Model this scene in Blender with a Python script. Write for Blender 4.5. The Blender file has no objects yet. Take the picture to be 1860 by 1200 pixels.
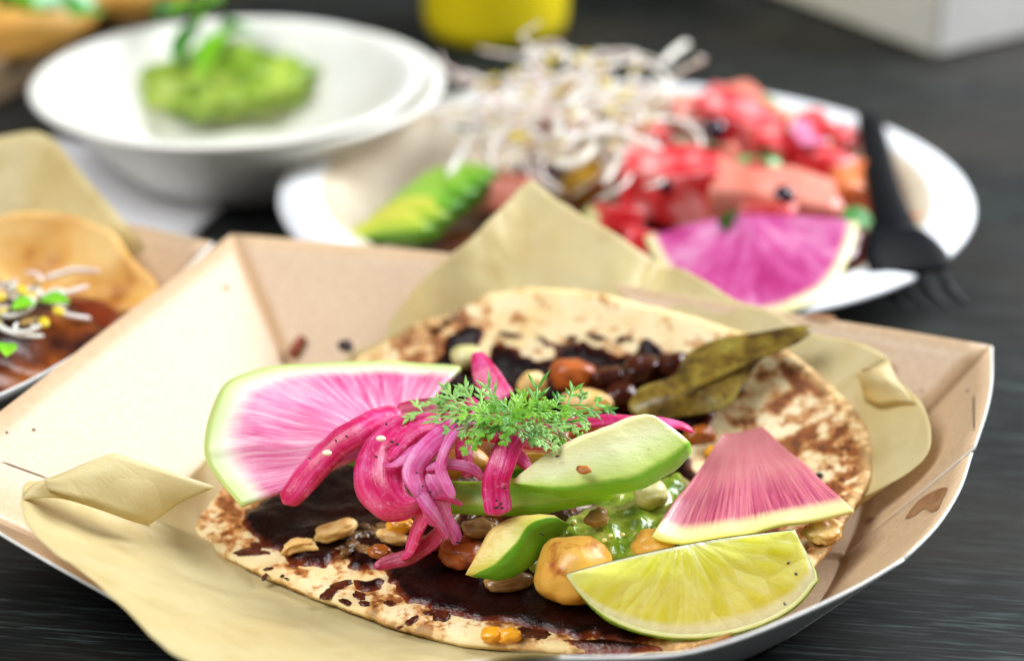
import bpy, bmesh, math, random
import numpy as np
from mathutils import Vector, Matrix, noise as mnoise
from mathutils.bvhtree import BVHTree

# ------------------------------------------------------------------ camera, light, exposure
sc = bpy.context.scene
CM = 0.01
FPX = 3354.0
PITCH = math.radians(27)
CAM = np.array([0.0, -33.0, 21.0])          # centimetres

cam_d = bpy.data.cameras.new("camera")
cam = bpy.data.objects.new("camera", cam_d)
sc.collection.objects.link(cam)
cam.location = CAM * CM
cam.rotation_euler = (math.radians(90) - PITCH, 0, 0)
cam_d.sensor_width = 36
cam_d.lens = 36 * FPX / 1860
cam_d.clip_start = 0.01
cam_d.clip_end = 20
cam_d.dof.use_dof = True
cam_d.dof.focus_distance = 0.345
cam_d.dof.aperture_fstop = 7.2
sc.camera = cam

world = bpy.data.worlds.new("World"); sc.world = world
world.use_nodes = True
bg = world.node_tree.nodes["Background"]
bg.inputs[0].default_value = (0.86, 0.93, 1.0, 1)
bg.inputs[1].default_value = 0.09

def area(name, loc, target, size, power, col):
    l = bpy.data.lights.new(name, 'AREA'); l.shape = 'RECTANGLE'
    l.size = size[0] * CM; l.size_y = size[1] * CM; l.energy = power; l.color = col
    o = bpy.data.objects.new(name, l); sc.collection.objects.link(o)
    o.location = Vector(loc) * CM
    d = (Vector(target) - Vector(loc)).normalized()
    o.rotation_euler = d.to_track_quat('-Z', 'Y').to_euler()
    return o
area("window_light", (74, 42, 56), (-2, 3, 0), (66, 60), 20.5, (0.92, 0.965, 1.0))
area("front_fill", (-42, -26, 78), (0, 3, 0), (46, 46), 8.6, (0.95, 0.975, 1.0))  # added front fill, placed and sized for sheen on the tray's back wall

sc.view_settings.view_transform = 'Standard'
sc.view_settings.look = 'None'
sc.view_settings.exposure = 0.0
sc.view_settings.gamma = 1.0
sc.render.engine = 'CYCLES'
sc.cycles.use_denoising = True
sc.cycles.max_bounces = 8
sc.cycles.sample_clamp_indirect = 8
sc.cycles.caustics_reflective = False
sc.cycles.caustics_refractive = False

# ------------------------------------------------------------------ geometry helpers (centimetres)
cosP, sinP = math.cos(PITCH), math.sin(PITCH)
def ray(u, v):
    a = (u - 930) / FPX; b = (600 - v) / FPX
    return np.array([a, cosP + b * sinP, -sinP + b * cosP])
def P(u, v, z):
    d = ray(u, v); return CAM + d * ((z - CAM[2]) / d[2])
def PS(u, v, f, dz=0.0):
    """point where the sight line meets the surface z = f(x, y) + dz"""
    d = ray(u, v); lo, hi = 15.0, 90.0
    for _ in range(40):
        t = (lo + hi) / 2; p = CAM + d * t
        if p[2] > f(p[0], p[1]) + dz: lo = t
        else: hi = t
    return CAM + d * lo
def PPL(u, v, pts):
    """point where the sight line meets the plane through three points"""
    a, b, c = pts; n = np.cross(b - a, c - a); d = ray(u, v)
    return CAM + d * (np.dot(a - CAM, n) / np.dot(d, n))

def cr(pts, N, closed=False, even=True):
    pts = [np.array(p, float) for p in pts]; k = len(pts)
    out = []; segs = k if closed else k - 1
    for i in range(segs):
        if closed: p0, p1, p2, p3 = (pts[(i + j) % k] for j in (-1, 0, 1, 2))
        else: p0, p1, p2, p3 = pts[max(i - 1, 0)], pts[i], pts[i + 1], pts[min(i + 2, k - 1)]
        for j in range(14):
            t = j / 14
            out.append(0.5 * ((2 * p1) + (-p0 + p2) * t + (2 * p0 - 5 * p1 + 4 * p2 - p3) * t * t + (-p0 + 3 * p1 - 3 * p2 + p3) * t ** 3))
    out.append(pts[0] if closed else pts[-1])
    out = np.array(out)
    L = np.concatenate([[0], np.cumsum(np.linalg.norm(np.diff(out[:, :min(3, out.shape[1])], axis=0), axis=1))])
    q = np.linspace(0, L[-1], N + 1 if closed else N)
    r = np.stack([np.interp(q, L, out[:, d]) for d in range(out.shape[1])], 1)
    return r[:-1] if closed else r

def nz(p, s, seed=0.0):
    return mnoise.noise(Vector((p[0] * s + seed * 7.31, p[1] * s - seed * 3.7, p[2] * s + seed)))

ORG = {}
def new_obj(name, me, parent, origin):
    o = bpy.data.objects.new(name, me); sc.collection.objects.link(o)
    ORG[o.name] = np.array(origin, float)
    if parent is not None:
        o.parent = parent
        o.location = (np.array(origin) - ORG[parent.name]) * CM
    else:
        o.location = np.array(origin) * CM
    return o
def tag(o, label=None, cat=None, group=None, kind=None):
    if label: o['label'] = label
    if cat: o['category'] = cat
    if group: o['group'] = group
    if kind: o['kind'] = kind
    return o
def thing(name, label, cat, loc, group=None):
    return tag(new_obj(name, None, None, loc), label, cat, group)
def mk(name, V, Fs, mat, parent=None, attrs=None, smooth=True, solid=0, sub=0, mats=None, off=-1, rim=0, midx=None):
    V = np.array(V, float)
    if parent is None: org = np.array([V[:, 0].mean(), V[:, 1].mean(), V[:, 2].min()])
    else: org = ORG[parent.name]
    me = bpy.data.meshes.new(name)
    me.from_pydata(((V - org) * CM).tolist(), [], [list(map(int, f)) for f in Fs])
    for k, a in (attrs or {}).items():
        a = np.array(a, np.float32)
        if a.ndim == 1: me.attributes.new(k, 'FLOAT', 'POINT').data.foreach_set('value', a)
        else: me.attributes.new(k, 'FLOAT_VECTOR', 'POINT').data.foreach_set('vector', a.ravel())
    for m in (mats or [mat]): me.materials.append(m)
    if midx is not None: me.polygons.foreach_set('material_index', np.array(midx, np.int32))
    me.polygons.foreach_set('use_smooth', np.full(len(me.polygons), smooth))
    me.update()
    o = new_obj(name, me, parent, org)
    if sub:
        s = o.modifiers.new('sub', 'SUBSURF'); s.levels = sub; s.render_levels = sub
    if solid:
        s = o.modifiers.new('solid', 'SOLIDIFY'); s.thickness = solid * CM; s.offset = off
        if rim: s.material_offset = 1; s.material_offset_rim = 1
    return o

def grid_faces(n, m, wrap=False, flip=False):
    """n rows of m points"""
    F = []
    for i in range(n - 1):
        for j in range(m if wrap else m - 1):
            k = (j + 1) % m
            f = (i * m + j, i * m + k, (i + 1) * m + k, (i + 1) * m + j)
            F.append(f[::-1] if flip else f)
    return F

def fan(name, apex, arc, mat, parent=None, rings=14, solid=0.15, closed=False, bow=0.0, amp=0.02, span=None, seed=0, off=-1, edge=0.0, rmin=0.02, **kw):
    apex = np.array(apex, float); arc = np.array(arc, float); m = len(arc)
    nrm = np.zeros(3)
    for j in range(m - 1): nrm += np.cross(arc[j] - apex, arc[j + 1] - apex)
    nrm /= np.linalg.norm(nrm) + 1e-9
    up = nrm if nrm[2] > 0 else -nrm
    V = []; pol = []
    span = span or (2 * math.pi if closed else 2.6)
    for i in range(rings + 1):
        r = i / rings
        rr = rmin + (1 - rmin) * r
        for j in range(m):
            p = apex + (arc[j] - apex) * rr
            p = p + up * (bow * (1 - rr * rr) + amp * nz(p, 0.9, seed) * 2 - edge * max(0, rr - 0.9) * 10)
            V.append(p); th = span * j / m
            pol.append((math.cos(th), math.sin(th), rr))
    F = grid_faces(rings + 1, m, closed, flip=(nrm[2] < 0))
    if closed: F.append([j for j in range(m)] if nrm[2] > 0 else [j for j in range(m)][::-1])
    F = [f[::-1] for f in F] if True else F
    # orient up
    V = np.array(V); f = F[len(F) // 2]
    if np.cross(V[f[1]] - V[f[0]], V[f[2]] - V[f[0]])[2] < 0: F = [g[::-1] for g in F]
    return mk(name, V, F, mat, parent, {'polar': pol}, solid=solid, off=off, **kw)

def tube(name, path, w, t, mat, parent=None, sides=10, up=(0, -0.5, 0.86), N=26, cup=0.0, build=True, taper=(0.12, 0.12), amp=0.0, seed=0, twist=0.0, rib=False):
    """strip or strand swept along path (k x 3); w and t full width and thickness in cm (scalar or per point)"""
    k = len(path)
    wv = np.full(k, w) if np.isscalar(w) else np.array(w, float)
    tv = np.full(k, t) if np.isscalar(t) else np.array(t, float)
    Q = cr([np.append(p, (wv[i], tv[i])) for i, p in enumerate(path)], N)
    V = []; A = []; up = np.array(up, float)
    Ls = np.concatenate([[0], np.cumsum(np.linalg.norm(np.diff(Q[:, :3], axis=0), axis=1))])
    side0 = None
    for i in range(N):
        tg = Q[min(i + 1, N - 1), :3] - Q[max(i - 1, 0), :3]; tg /= np.linalg.norm(tg) + 1e-9
        sd = np.cross(tg, up); ln = np.linalg.norm(sd)
        if ln < 0.15 and side0 is not None: sd = side0 - tg * np.dot(side0, tg)
        sd /= np.linalg.norm(sd) + 1e-9
        if side0 is not None and np.dot(sd, side0) < 0: sd = -sd
        side0 = sd
        nn = np.cross(sd, tg)
        if twist:
            a = twist * i / N; sd, nn = sd * math.cos(a) + nn * math.sin(a), nn * math.cos(a) - sd * math.sin(a)
        s = i / (N - 1); k1 = 1.0
        if s < taper[0]: k1 = math.sqrt(max(0.02, 1 - (1 - s / taper[0]) ** 2))
        if s > 1 - taper[1]: k1 = math.sqrt(max(0.02, 1 - (1 - (1 - s) / taper[1]) ** 2))
        for j in range(sides):
            a = 2 * math.pi * j / sides
            c, d = math.cos(a), math.sin(a)
            if rib: c, d = math.copysign(abs(c) ** 0.8, c), math.copysign(abs(d) ** 0.4, d)
            p = Q[i, :3] + sd * (c * Q[i, 3] / 2 * k1) + nn * ((d * Q[i, 4] / 2 - cup * c * c * Q[i, 3]) * k1)
            if amp: p = p + sd * amp * nz(p, 2.0, seed) + nn * amp * nz(p, 2.0, seed + 5)
            V.append(p); A.append((c, d, Ls[i]))
    F = grid_faces(N, sides, True)
    F.append(list(range(sides))[::-1]); F.append([(N - 1) * sides + j for j in range(sides)])
    if not build: return V, F, A
    return mk(name, V, F, mat, parent, {'polar': A})

_ico = {}
def ico(s):
    if s not in _ico:
        b = bmesh.new(); bmesh.ops.create_icosphere(b, subdivisions=s, radius=1)
        _ico[s] = (np.array([v.co[:] for v in b.verts]), [[v.index for v in f.verts] for f in b.faces]); b.free()
    return _ico[s]
def rotm(rx, ry, rz):
    return np.array((Matrix.Rotation(rz, 3, 'Z') @ Matrix.Rotation(ry, 3, 'Y') @ Matrix.Rotation(rx, 3, 'X')))
def blob(name, c, r, mat, parent=None, rot=(0, 0, 0), amp=0.12, ns=1.3, seed=0, s=3, bend=0.0, sq=1.0, build=True):
    B, F = ico(s); r = np.array(r, float); R = rotm(*rot); V = []
    for b in B:
        q = np.sign(b) * np.abs(b) ** sq
        k = 1 + amp * nz(b, ns, seed) + amp * 0.4 * nz(b, ns * 3, seed + 2)
        q = q * k * r
        if bend: q = q + np.array([0, bend * (q[0] / r[0]) ** 2, 0])
        V.append(R @ q + c)
    if not build: return V, F
    return mk(name, V, F, mat, parent, {'polar': B})
def chunk(name, c, dims, mat, rot=(0, 0, 0), bev=0.12, amp=0.05, seed=0, parent=None, build=True, ns=1.0, mats=None, facemat=None):
    b = bmesh.new(); bmesh.ops.create_cube(b, size=1)
    for v in b.verts: v.co = Vector([v.co[i] * dims[i] for i in range(3)])
    bmesh.ops.bevel(b, geom=list(b.edges), offset=bev, segments=2, affect='EDGES', profile=0.6)
    bmesh.ops.subdivide_edges(b, edges=[e for e in b.edges if e.calc_length() > 0.45], cuts=5, use_grid_fill=True)
    b.verts.ensure_lookup_table()
    R = rotm(*rot)
    loc = np.array([v.co[:] for v in b.verts])
    V = [R @ (p + amp * np.array([nz(p, ns, seed), nz(p, ns, seed + 3), nz(p, ns, seed + 9)]) * 2) + c for p in loc]
    F = [[v.index for v in f.verts] for f in b.faces]; b.free()
    if not build: return V, F
    return mk(name, V, F, mat, parent, {'c': loc[:, 2] / dims[2] + 0.5})
def lathe(name, c, prof, mat, parent=None, n=72, sx=1.0, sy=1.0, amp=0.0, tilt=None, **kw):
    V = []
    for r, z in prof:
        for j in range(n):
            a = 2 * math.pi * j / n
            p = np.array([r * math.cos(a) * sx, r * math.sin(a) * sy, z])
            if amp: p *= 1 + amp * nz((math.cos(a), math.sin(a), z * 0.3), 1.3, 4)
            if tilt: p = rotm(*tilt) @ p
            V.append(p + c)
    F = grid_faces(len(prof), n, True)
    return mk(name, V, F, mat, parent, **kw)

def leaf(name, c, L, W, rot, mat, lab, cat='leaf', grp=None):
    R = rotm(*rot); V = []
    for i in range(9):
        s = i / 8; w = W * math.sin(math.pi * min(1, s * 0.93 + 0.05)) ** 0.8
        for j in range(5):
            t = j / 4 - 0.5
            V.append(R @ np.array([(s - .5) * L, t * w, 0.25 * W * abs(t) * 2 * .6 + 0.12 * L * math.sin(s * 3)]) + c)
    o = mk(name, V, grid_faces(9, 5), mat, None, solid=0.03, sub=1)
    return tag(o, lab, cat, grp)

def poly_sd(X, Y, poly):
    """signed distance, positive inside"""
    d = np.full(X.shape, 1e9); ins = np.zeros(X.shape, bool); k = len(poly)
    for i in range(k):
        a = poly[i]; b = poly[(i + 1) % k]; ex, ey = b[0] - a[0], b[1] - a[1]
        t = np.clip(((X - a[0]) * ex + (Y - a[1]) * ey) / (ex * ex + ey * ey + 1e-12), 0, 1)
        d = np.minimum(d, np.hypot(X - a[0] - t * ex, Y - a[1] - t * ey))
        c = ((a[1] > Y) != (b[1] > Y))
        xi = ex * (Y - a[1]) / (ey if abs(ey) > 1e-9 else 1e-9) + a[0]
        ins ^= c & (X < xi)
    return np.where(ins, d, -d)
def pool(name, poly, surf, hfun, mat, parent=None, step=0.09, wob=0.06, ws=1.6, seed=0, skirt=0.14, dip=0.5):
    """liquid or heap lying on z = surf(x, y); hfun(sd, x, y) gives its depth"""
    poly = np.array(poly)[:, :2]
    x = np.arange(poly[:, 0].min() - 0.4, poly[:, 0].max() + 0.4, step)
    y = np.arange(poly[:, 1].min() - 0.4, poly[:, 1].max() + 0.4, step)
    X, Y = np.meshgrid(x, y); sd = poly_sd(X, Y, poly)
    idx = -np.ones(X.shape, int); V = []; C = []
    for i in range(X.shape[0]):
        for j in range(X.shape[1]):
            if sd[i, j] < -0.45: continue
            s = sd[i, j] + wob * (mnoise.noise(Vector((X[i, j] * ws, Y[i, j] * ws, seed))) + 0.6 * mnoise.noise(Vector((X[i, j] * ws * 3, Y[i, j] * ws * 3, seed + 4))))
            if s < -skirt: continue
            h = hfun(s, X[i, j], Y[i, j]) if s > 0 else s * dip
            idx[i, j] = len(V); V.append((X[i, j], Y[i, j], surf(X[i, j], Y[i, j]) + h)); C.append(s)
    F = []
    for i in range(X.shape[0] - 1):
        for j in range(X.shape[1] - 1):
            q = (idx[i, j], idx[i, j + 1], idx[i + 1, j + 1], idx[i + 1, j])
            if min(q) >= 0: F.append(q)
    return mk(name, V, F, mat, parent, {'c': C})

# ------------------------------------------------------------------ material helpers
def S(r, g, b):
    f = lambda c: (c / 255) / 12.92 if c <= 10 else (((c / 255) + 0.055) / 1.055) ** 2.4
    return (f(r), f(g), f(b), 1.0)
class Mat:
    def __init__(s, name, rough=0.5, sss=0.0, sr=(1, 0.5, 0.3), sscale=0.2, spec=0.5, coat=0.0, trans=0.0):
        s.m = bpy.data.materials.new(name); s.m.use_nodes = True
        s.t = s.m.node_tree; s.b = s.t.nodes['Principled BSDF']
        s.b.inputs['Roughness'].default_value = rough
        s.b.inputs['Specular IOR Level'].default_value = spec
        s.b.inputs['Coat Weight'].default_value = coat
        s.b.inputs['Coat Roughness'].default_value = 0.08
        s.b.inputs['Transmission Weight'].default_value = trans
        if sss:
            s.b.inputs['Subsurface Weight'].default_value = sss
            s.b.inputs['Subsurface Radius'].default_value = sr
            s.b.inputs['Subsurface Scale'].default_value = sscale * CM
        s.co = s.t.nodes.new('ShaderNodeTexCoord').outputs['Object']
    def n(s, ty): return s.t.nodes.new(ty)
    def put(s, sock, v):
        if hasattr(v, 'is_output'): s.t.links.new(v, sock)
        else: sock.default_value = v
    def attr(s, name, out='Fac'):
        a = s.n('ShaderNodeAttribute'); a.attribute_name = name; return a.outputs[out]
    def map(s, vec, scale, rot=(0, 0, 0)):
        a = s.n('ShaderNodeMapping'); s.put(a.inputs['Vector'], vec); a.inputs['Scale'].default_value = scale; a.inputs['Rotation'].default_value = rot
        return a.outputs[0]
    def noise(s, scale, detail=4, rough=0.55, vec=None, dist=0.0):
        """scale per centimetre when vec is None"""
        a = s.n('ShaderNodeTexNoise'); s.put(a.inputs['Vector'], s.co if vec is None else vec)
        a.inputs['Scale'].default_value = scale * (100 if vec is None else 1)
        a.inputs['Detail'].default_value = detail; a.inputs['Roughness'].default_value = rough; a.inputs['Distortion'].default_value = dist
        return a.outputs['Fac']
    def vor(s, scale, vec=None, feat='F1', out='Distance'):
        a = s.n('ShaderNodeTexVoronoi'); a.feature = feat; s.put(a.inputs['Vector'], s.co if vec is None else vec)
        a.inputs['Scale'].default_value = scale * (100 if vec is None else 1); return a.outputs[out]
    def ramp(s, f, stops):
        a = s.n('ShaderNodeValToRGB'); s.put(a.inputs[0], f); e = a.color_ramp.elements
        while len(e) < len(stops): e.new(0.5)
        for i, (p, c) in enumerate(stops):
            e[i].position = p; e[i].color = c if not np.isscalar(c) else (c, c, c, 1)
        return a.outputs[0]
    def math(s, op, a, b=0.0, clamp=False):
        k = s.n('ShaderNodeMath'); k.operation = op; k.use_clamp = clamp; s.put(k.inputs[0], a); s.put(k.inputs[1], b); return k.outputs[0]
    def mix(s, f, a, b, mode='MIX'):
        k = s.n('ShaderNodeMix'); k.data_type = 'RGBA'; k.blend_type = mode
        s.put(k.inputs[0], f); s.put(k.inputs[6], a); s.put(k.inputs[7], b); return k.outputs[2]
    def sep(s, v):
        k = s.n('ShaderNodeSeparateXYZ'); s.put(k.inputs[0], v); return k.outputs
    def base(s, c): s.put(s.b.inputs['Base Color'], c); return s
    def rough(s, c): s.put(s.b.inputs['Roughness'], c); return s
    def bump(s, h, strength=0.3, dist=0.02):
        k = s.n('ShaderNodeBump'); k.inputs['Strength'].default_value = strength; k.inputs['Distance'].default_value = dist * CM
        s.put(k.inputs['Height'], h); s.put(s.b.inputs['Normal'], k.outputs[0]); return s
def simple(name, c1, c2=None, scale=1.5, rough=0.45, sss=0.0, bump=0.0, bs=8, lo=0.35, hi=0.65, c3=None, s3=6, **kw):
    m = Mat(name, rough=rough, sss=sss, **kw)
    c = S(*c1)
    if c2: c = m.ramp(m.noise(scale), [(lo, S(*c1)), (hi, S(*c2))])
    if c3: c = m.mix(m.ramp(m.noise(s3), [(0.55, 0.0), (0.7, 1.0)]), c, S(*c3))
    m.base(c)
    if bump: m.bump(m.noise(bs), bump, 0.04)
    return m.m

# ------------------------------------------------------------------ the table
m = Mat('dark stained wood', spec=0.2)
g = m.map(m.co, (1, 1, 1), (0, 0, math.radians(7)))
fine = m.noise(1, 6, 0.65, m.map(g, (55, 1100, 1)))
mid = m.noise(1, 4, 0.6, m.map(g, (16, 190, 1)), 0.4)
big = m.noise(1, 3, 0.5, m.map(g, (7, 22, 1)))
c = m.ramp(fine, [(0.38, S(8, 9, 9)), (0.5, S(24, 28, 28)), (0.64, S(78, 90, 88))])
c = m.mix(m.ramp(mid, [(0.4, 0.75), (0.62, 0.0)]), c, S(16, 18, 18))
c = m.mix(m.ramp(big, [(0.42, 0.0), (0.68, 0.6)]), c, S(56, 48, 40))
m.base(c).rough(m.ramp(fine, [(0.3, 0.62), (0.7, 0.42)])).bump(fine, 0.5, 0.03)
mk('table', [(-90, -40, 0), (90, -40, 0), (90, 110, 0), (-90, 110, 0)], [(0, 1, 2, 3)], m.m, smooth=False)
bpy.data.objects['table']['kind'] = 'structure'

# ------------------------------------------------------------------ paper trays
TC = np.array([-1.0, -1.55]); TA = math.radians(-21.5)
EX = np.array([math.cos(TA), math.sin(TA)]); EY = np.array([-math.sin(TA), math.cos(TA)])

m = Mat('kraft board', rough=0.5, spec=0.85)
n1 = m.noise(9, 5, 0.7); n2 = m.noise(0.6, 3)
c = m.ramp(n1, [(0.3, S(198, 163, 124)), (0.7, S(220, 191, 156))])
c = m.mix(m.ramp(n2, [(0.4, 0.0), (0.75, 0.3)]), c, S(204, 168, 130))
c = m.mix(m.ramp(m.noise(26, 3, 0.6), [(0.60, 0.0), (0.70, 0.4)]), c, S(150, 112, 76))
m.base(c).bump(m.noise(14, 4, 0.7), 0.4, 0.015)
KRAFT = m.m
WHITEBOARD = simple('white board', (238, 236, 230), (226, 224, 220), 6, 0.7, bump=0.12, bs=20)
STAIN = simple('sauce stain on board', (140, 94, 60), (172, 128, 90), 2.5, 0.5)
SLOT = simple('cut slot shadow gap', (60, 42, 28), rough=0.9)

back = [(420, 425, 3.0), (600, 440, 2.9), (810, 460, 2.85), (1000, 492, 2.8), (1200, 530, 2.8), (1420, 567, 2.8), (1620, 597, 2.85), (1800, 627, 3.0)]
right = [(1800, 627, 3.0), (1800, 690, 2.95), (1790, 745, 2.9), (1768, 812, 2.8)]
right2 = [(1764, 818, 2.72), (1742, 885, 2.7), (1700, 952, 2.65), (1640, 1012, 2.6)]
front = [(1640, 1012, 2.6), (1560, 1060, 2.5), (1450, 1112, 2.45), (1340, 1156, 2.4), (1230, 1184, 2.4), (1100, 1190, 2.4), (960, 1191, 2.35), (800, 1205, 1.9), (600, 1225, 1.5), (400, 1185, 1.5), (165, 1060, 2.3), (0, 965, 2.7), (-110, 893, 2.9)]
left = [(-110, 893, 2.9), (-95, 820, 2.95), (0, 747, 2.95), (200, 592, 2.95), (420, 425, 3.0)]
rim = []
SEG = []
for seg, n in ((back, 40), (right, 16), (right2, 14), (front, 60), (left, 36)):
    a = len(rim); rim += list(cr([P(*q) for q in seg], n)); SEG.append((a, len(rim)))
RIM = np.array(rim); M_ = len(RIM)
def flare(r):
    s_ = (r[:2] - TC) @ EX; t_ = (r[:2] - TC) @ EY
    return 0.77 - 0.09 * min(1, max(0, -s_ - 1.0) / 5) - 0.04 * min(1, max(0, -t_ - 2.0) / 4)
FLOOR = np.array([np.append(TC + (r[:2] - TC) * flare(r), 0.16) for r in RIM])
WALL_V = []; WALL_F = []
def tray_parts(parent):
    # one wall panel for each side, folded up from the floor along a crease
    names = ['wall_panel'] * 5
    for (a, b), nm in zip(SEG, names):
        rows = []
        R = RIM[a:b]; Fl = FLOOR[a:b]
        for i in range(9):
            s = i / 8; bow = 0.03 * math.sin(math.pi * s)
            rows += [Fl[k] * (1 - s) + R[k] * s - np.array([0, 0, bow]) * (0.6 if 3 < k < len(R) - 4 else 0.3) for k in range(len(R))]
        V = np.array(rows); F = grid_faces(9, len(R))
        f = F[len(F) // 2]; nn = np.cross(V[f[1]] - V[f[0]], V[f[2]] - V[f[0]])
        if nn[2] < 0: F = [g[::-1] for g in F]
        WALL_F.extend([[k + len(WALL_V) for k in g] for g in F]); WALL_V.extend([tuple(p) for p in V])
        mk(nm, V, F, KRAFT, parent, solid=0.06, mats=[KRAFT, WHITEBOARD], rim=1)
    V = list(FLOOR) + [np.append(TC, 0.16)]
    F = [(k, (k + 1) % M_, M_) for k in range(M_)]
    if np.cross(V[1] - V[0], V[M_] - V[0])[2] < 0: F = [g[::-1] for g in F]
    mk('floor_panel', V, F, KRAFT, parent, smooth=False, solid=0.09)
tray = thing('paper_tray', 'kraft paper food tray with white edges holding the open taco in front', 'paper tray', (TC[0], TC[1], 0.04))
tray_parts(tray)

WALL_T = BVHTree.FromPolygons(WALL_V, WALL_F)
def wall_pt(u, v, lift=0.015):
    """sight line against the tray walls"""
    d = ray(u, v); h = WALL_T.ray_cast(Vector(CAM), Vector(d))
    return np.array(h[0]) + np.array(h[1]) * (lift if h[1][2] > 0 else -lift) if h[0] else P(u, v, 2.0)
def smear(px, name='stain', mat=STAIN, lift=0.012):
    A = cr(px, 30, True); c0 = A.mean(0); V = []
    for i in range(6):
        V += [wall_pt(*(c0 + (q - c0) * (0.02 + 0.98 * i / 5)), lift) for q in A]
    F = grid_faces(6, 30, True); F.append(list(range(30)))
    mk(name, V, F, mat, tray)
smear([(1645, 942), (1668, 910), (1700, 890), (1722, 886), (1712, 908), (1704, 926), (1690, 930), (1680, 924), (1662, 936)])
smear([(1568, 949), (1578, 940), (1590, 941), (1580, 948)])
smear([(1464, 572), (1500, 572), (1520, 580), (1490, 584), (1468, 580)])
smear([(404, 520), (414, 518), (417, 526), (407, 527)])
for a, b in (((1769, 716), (1770, 782)), ((2, 838), (88, 869))):
    pts = [wall_pt(a[0] + (b[0] - a[0]) * t, a[1] + (b[1] - a[1]) * t, 0.005) for t in (0, .33, .66, 1)]
    tube('slot', pts, 0.035, 0.03, SLOT, tray, sides=6, N=8)

# ------------------------------------------------------------------ tortilla and its paper
def local(x, y):
    d0, d1 = x - TC[0], y - TC[1]
    return d0 * EX[0] + d1 * EX[1], d0 * EY[0] + d1 * EY[1]
def sp(a): return 0.5 * (a + math.sqrt(a * a + 1.0))
def zt0(x, y):
    s, t = local(x, y)
    return 0.66 + 0.78 * sp(t - 4.3) + 0.42 * sp(s - 6.0) + 0.25 * sp(-s - 5.6) + 0.05 * sp(-t - 4.4)
def zt(x, y):
    return zt0(x, y) + 0.07 * mnoise.noise(Vector((x * 0.55, y * 0.55, 3.1))) + 0.02 * mnoise.noise(Vector((x * 2.1, y * 2.1, 7.7)))
def T(u, v, dz=0.0): return PS(u, v, zt, dz)

tort_px = [(345, 925), (395, 868), (470, 790), (560, 710), (640, 650), (720, 604), (800, 562), (860, 537), (930, 523), (1000, 519), (1080, 528), (1160, 546), (1260, 572), (1360, 604), (1440, 641), (1500, 686), (1550, 736), (1580, 790), (1584, 838), (1566, 888), (1545, 922), (1518, 970), (1470, 1030), (1400, 1095), (1320, 1148), (1210, 1180), (1090, 1183), (960, 1172), (850, 1164), (740, 1138), (640, 1102), (540, 1065), (470, 1035), (400, 998), (356, 962)]
TO = cr([T(*q) for q in tort_px], 260, True)
TCEN = np.array([TO[:, 0].mean(), TO[:, 1].mean()])

m = Mat('toasted corn tortilla', rough=0.6, sss=0.12, sscale=0.12, spec=0.35)
pol = m.attr('polar', 'Vector'); rad = m.sep(pol)[2]
n_big = m.noise(0.45, 3, 0.5); n_mid = m.math('ADD', m.math('MULTIPLY', m.noise(2.2, 5, 0.62), 0.82), m.math('MULTIPLY', m.noise(7, 4, 0.65), 0.18)); n_f = m.noise(9, 4)
c = m.ramp(m.noise(0.8, 4), [(0.35, S(246, 230, 188)), (0.68, S(236, 206, 144))])
edge = m.ramp(rad, [(0.45, 0.0), (0.80, 1.0)])
th = m.math('ADD', m.math('MULTIPLY', edge, 0.11), m.math('MULTIPLY', n_big, 0.34))
v = m.math('ADD', n_mid, th)
def near(pt, rad_cm):
    k = m.n('ShaderNodeVectorMath'); k.operation = 'DISTANCE'; m.put(k.inputs[0], m.co)
    k.inputs[1].default_value = (float(pt[0] - TCEN[0]) * CM, float(pt[1] - TCEN[1]) * CM, float(pt[2] - 0.6) * CM)
    return m.ramp(m.math('DIVIDE', k.outputs['Value'], rad_cm * CM), [(0.0, 1.0), (1.0, 0.0)])
v = m.math('SUBTRACT', v, m.math('MULTIPLY', near(T(1100, 585), 4.0), 0.13))
v = m.math('SUBTRACT', v, m.math('MULTIPLY', near(T(600, 1060), 2.0), 0.06))
v = m.math('ADD', v, m.math('MULTIPLY', near(T(1500, 780), 2.2), 0.02))
toast = m.ramp(v, [(0.72, 0.0), (0.79, 0.85)])
dark = m.ramp(v, [(0.785, 0.0), (0.84, 1.0)])
c = m.mix(toast, c, S(202, 130, 54))
c = m.mix(m.math('MULTIPLY', dark, 0.9), c, m.ramp(n_f, [(0.4, S(92, 42, 12)), (0.6, S(150, 78, 24))]))
c = m.mix(m.ramp(rad, [(0.955, 0.0), (0.985, 0.35)]), c, S(238, 208, 140))
m.base(c).bump(m.math('ADD', m.math('MULTIPLY', n_f, 0.6), m.noise(3, 4)), 0.5, 0.05)
TORT = m.m
V = []; pol = []; RN = 46
for i in range(RN + 1):
    r = 0.02 + 0.98 * i / RN
    for j in range(len(TO)):
        e = TO[j]; jag = 0.035 * nz(e, 5.0, 1) + 0.03 * nz(e, 1.6, 3)
        x, y = TCEN + (e[:2] - TCEN) * (r * (1 + jag * 0.16 * (r > 0.9)))
        z = zt(x, y) - (0.05 * ((r - 0.965) / 0.035) ** 2 if r > 0.965 else 0)
        z += 0.025 * nz((x, y, 0), 3.3, 8) * (1 if r > 0.85 else 0.4)
        V.append((x, y, z)); th_ = 2 * math.pi * j / len(TO); pol.append((math.cos(th_), math.sin(th_), r))
F = grid_faces(RN + 1, len(TO), True); F.append(list(range(len(TO)))[::-1])
f = F[len(F) // 2]; VV = np.array(V)
if np.cross(VV[f[1]] - VV[f[0]], VV[f[2]] - VV[f[0]])[2] < 0: F = [g[::-1] for g in F]
tortilla = mk('tortilla', V, F, TORT, None, {'polar': pol}, solid=0.13)
tag(tortilla, 'round toasted corn tortilla with brown char spots lying open under the toppings', 'tortilla')

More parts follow.
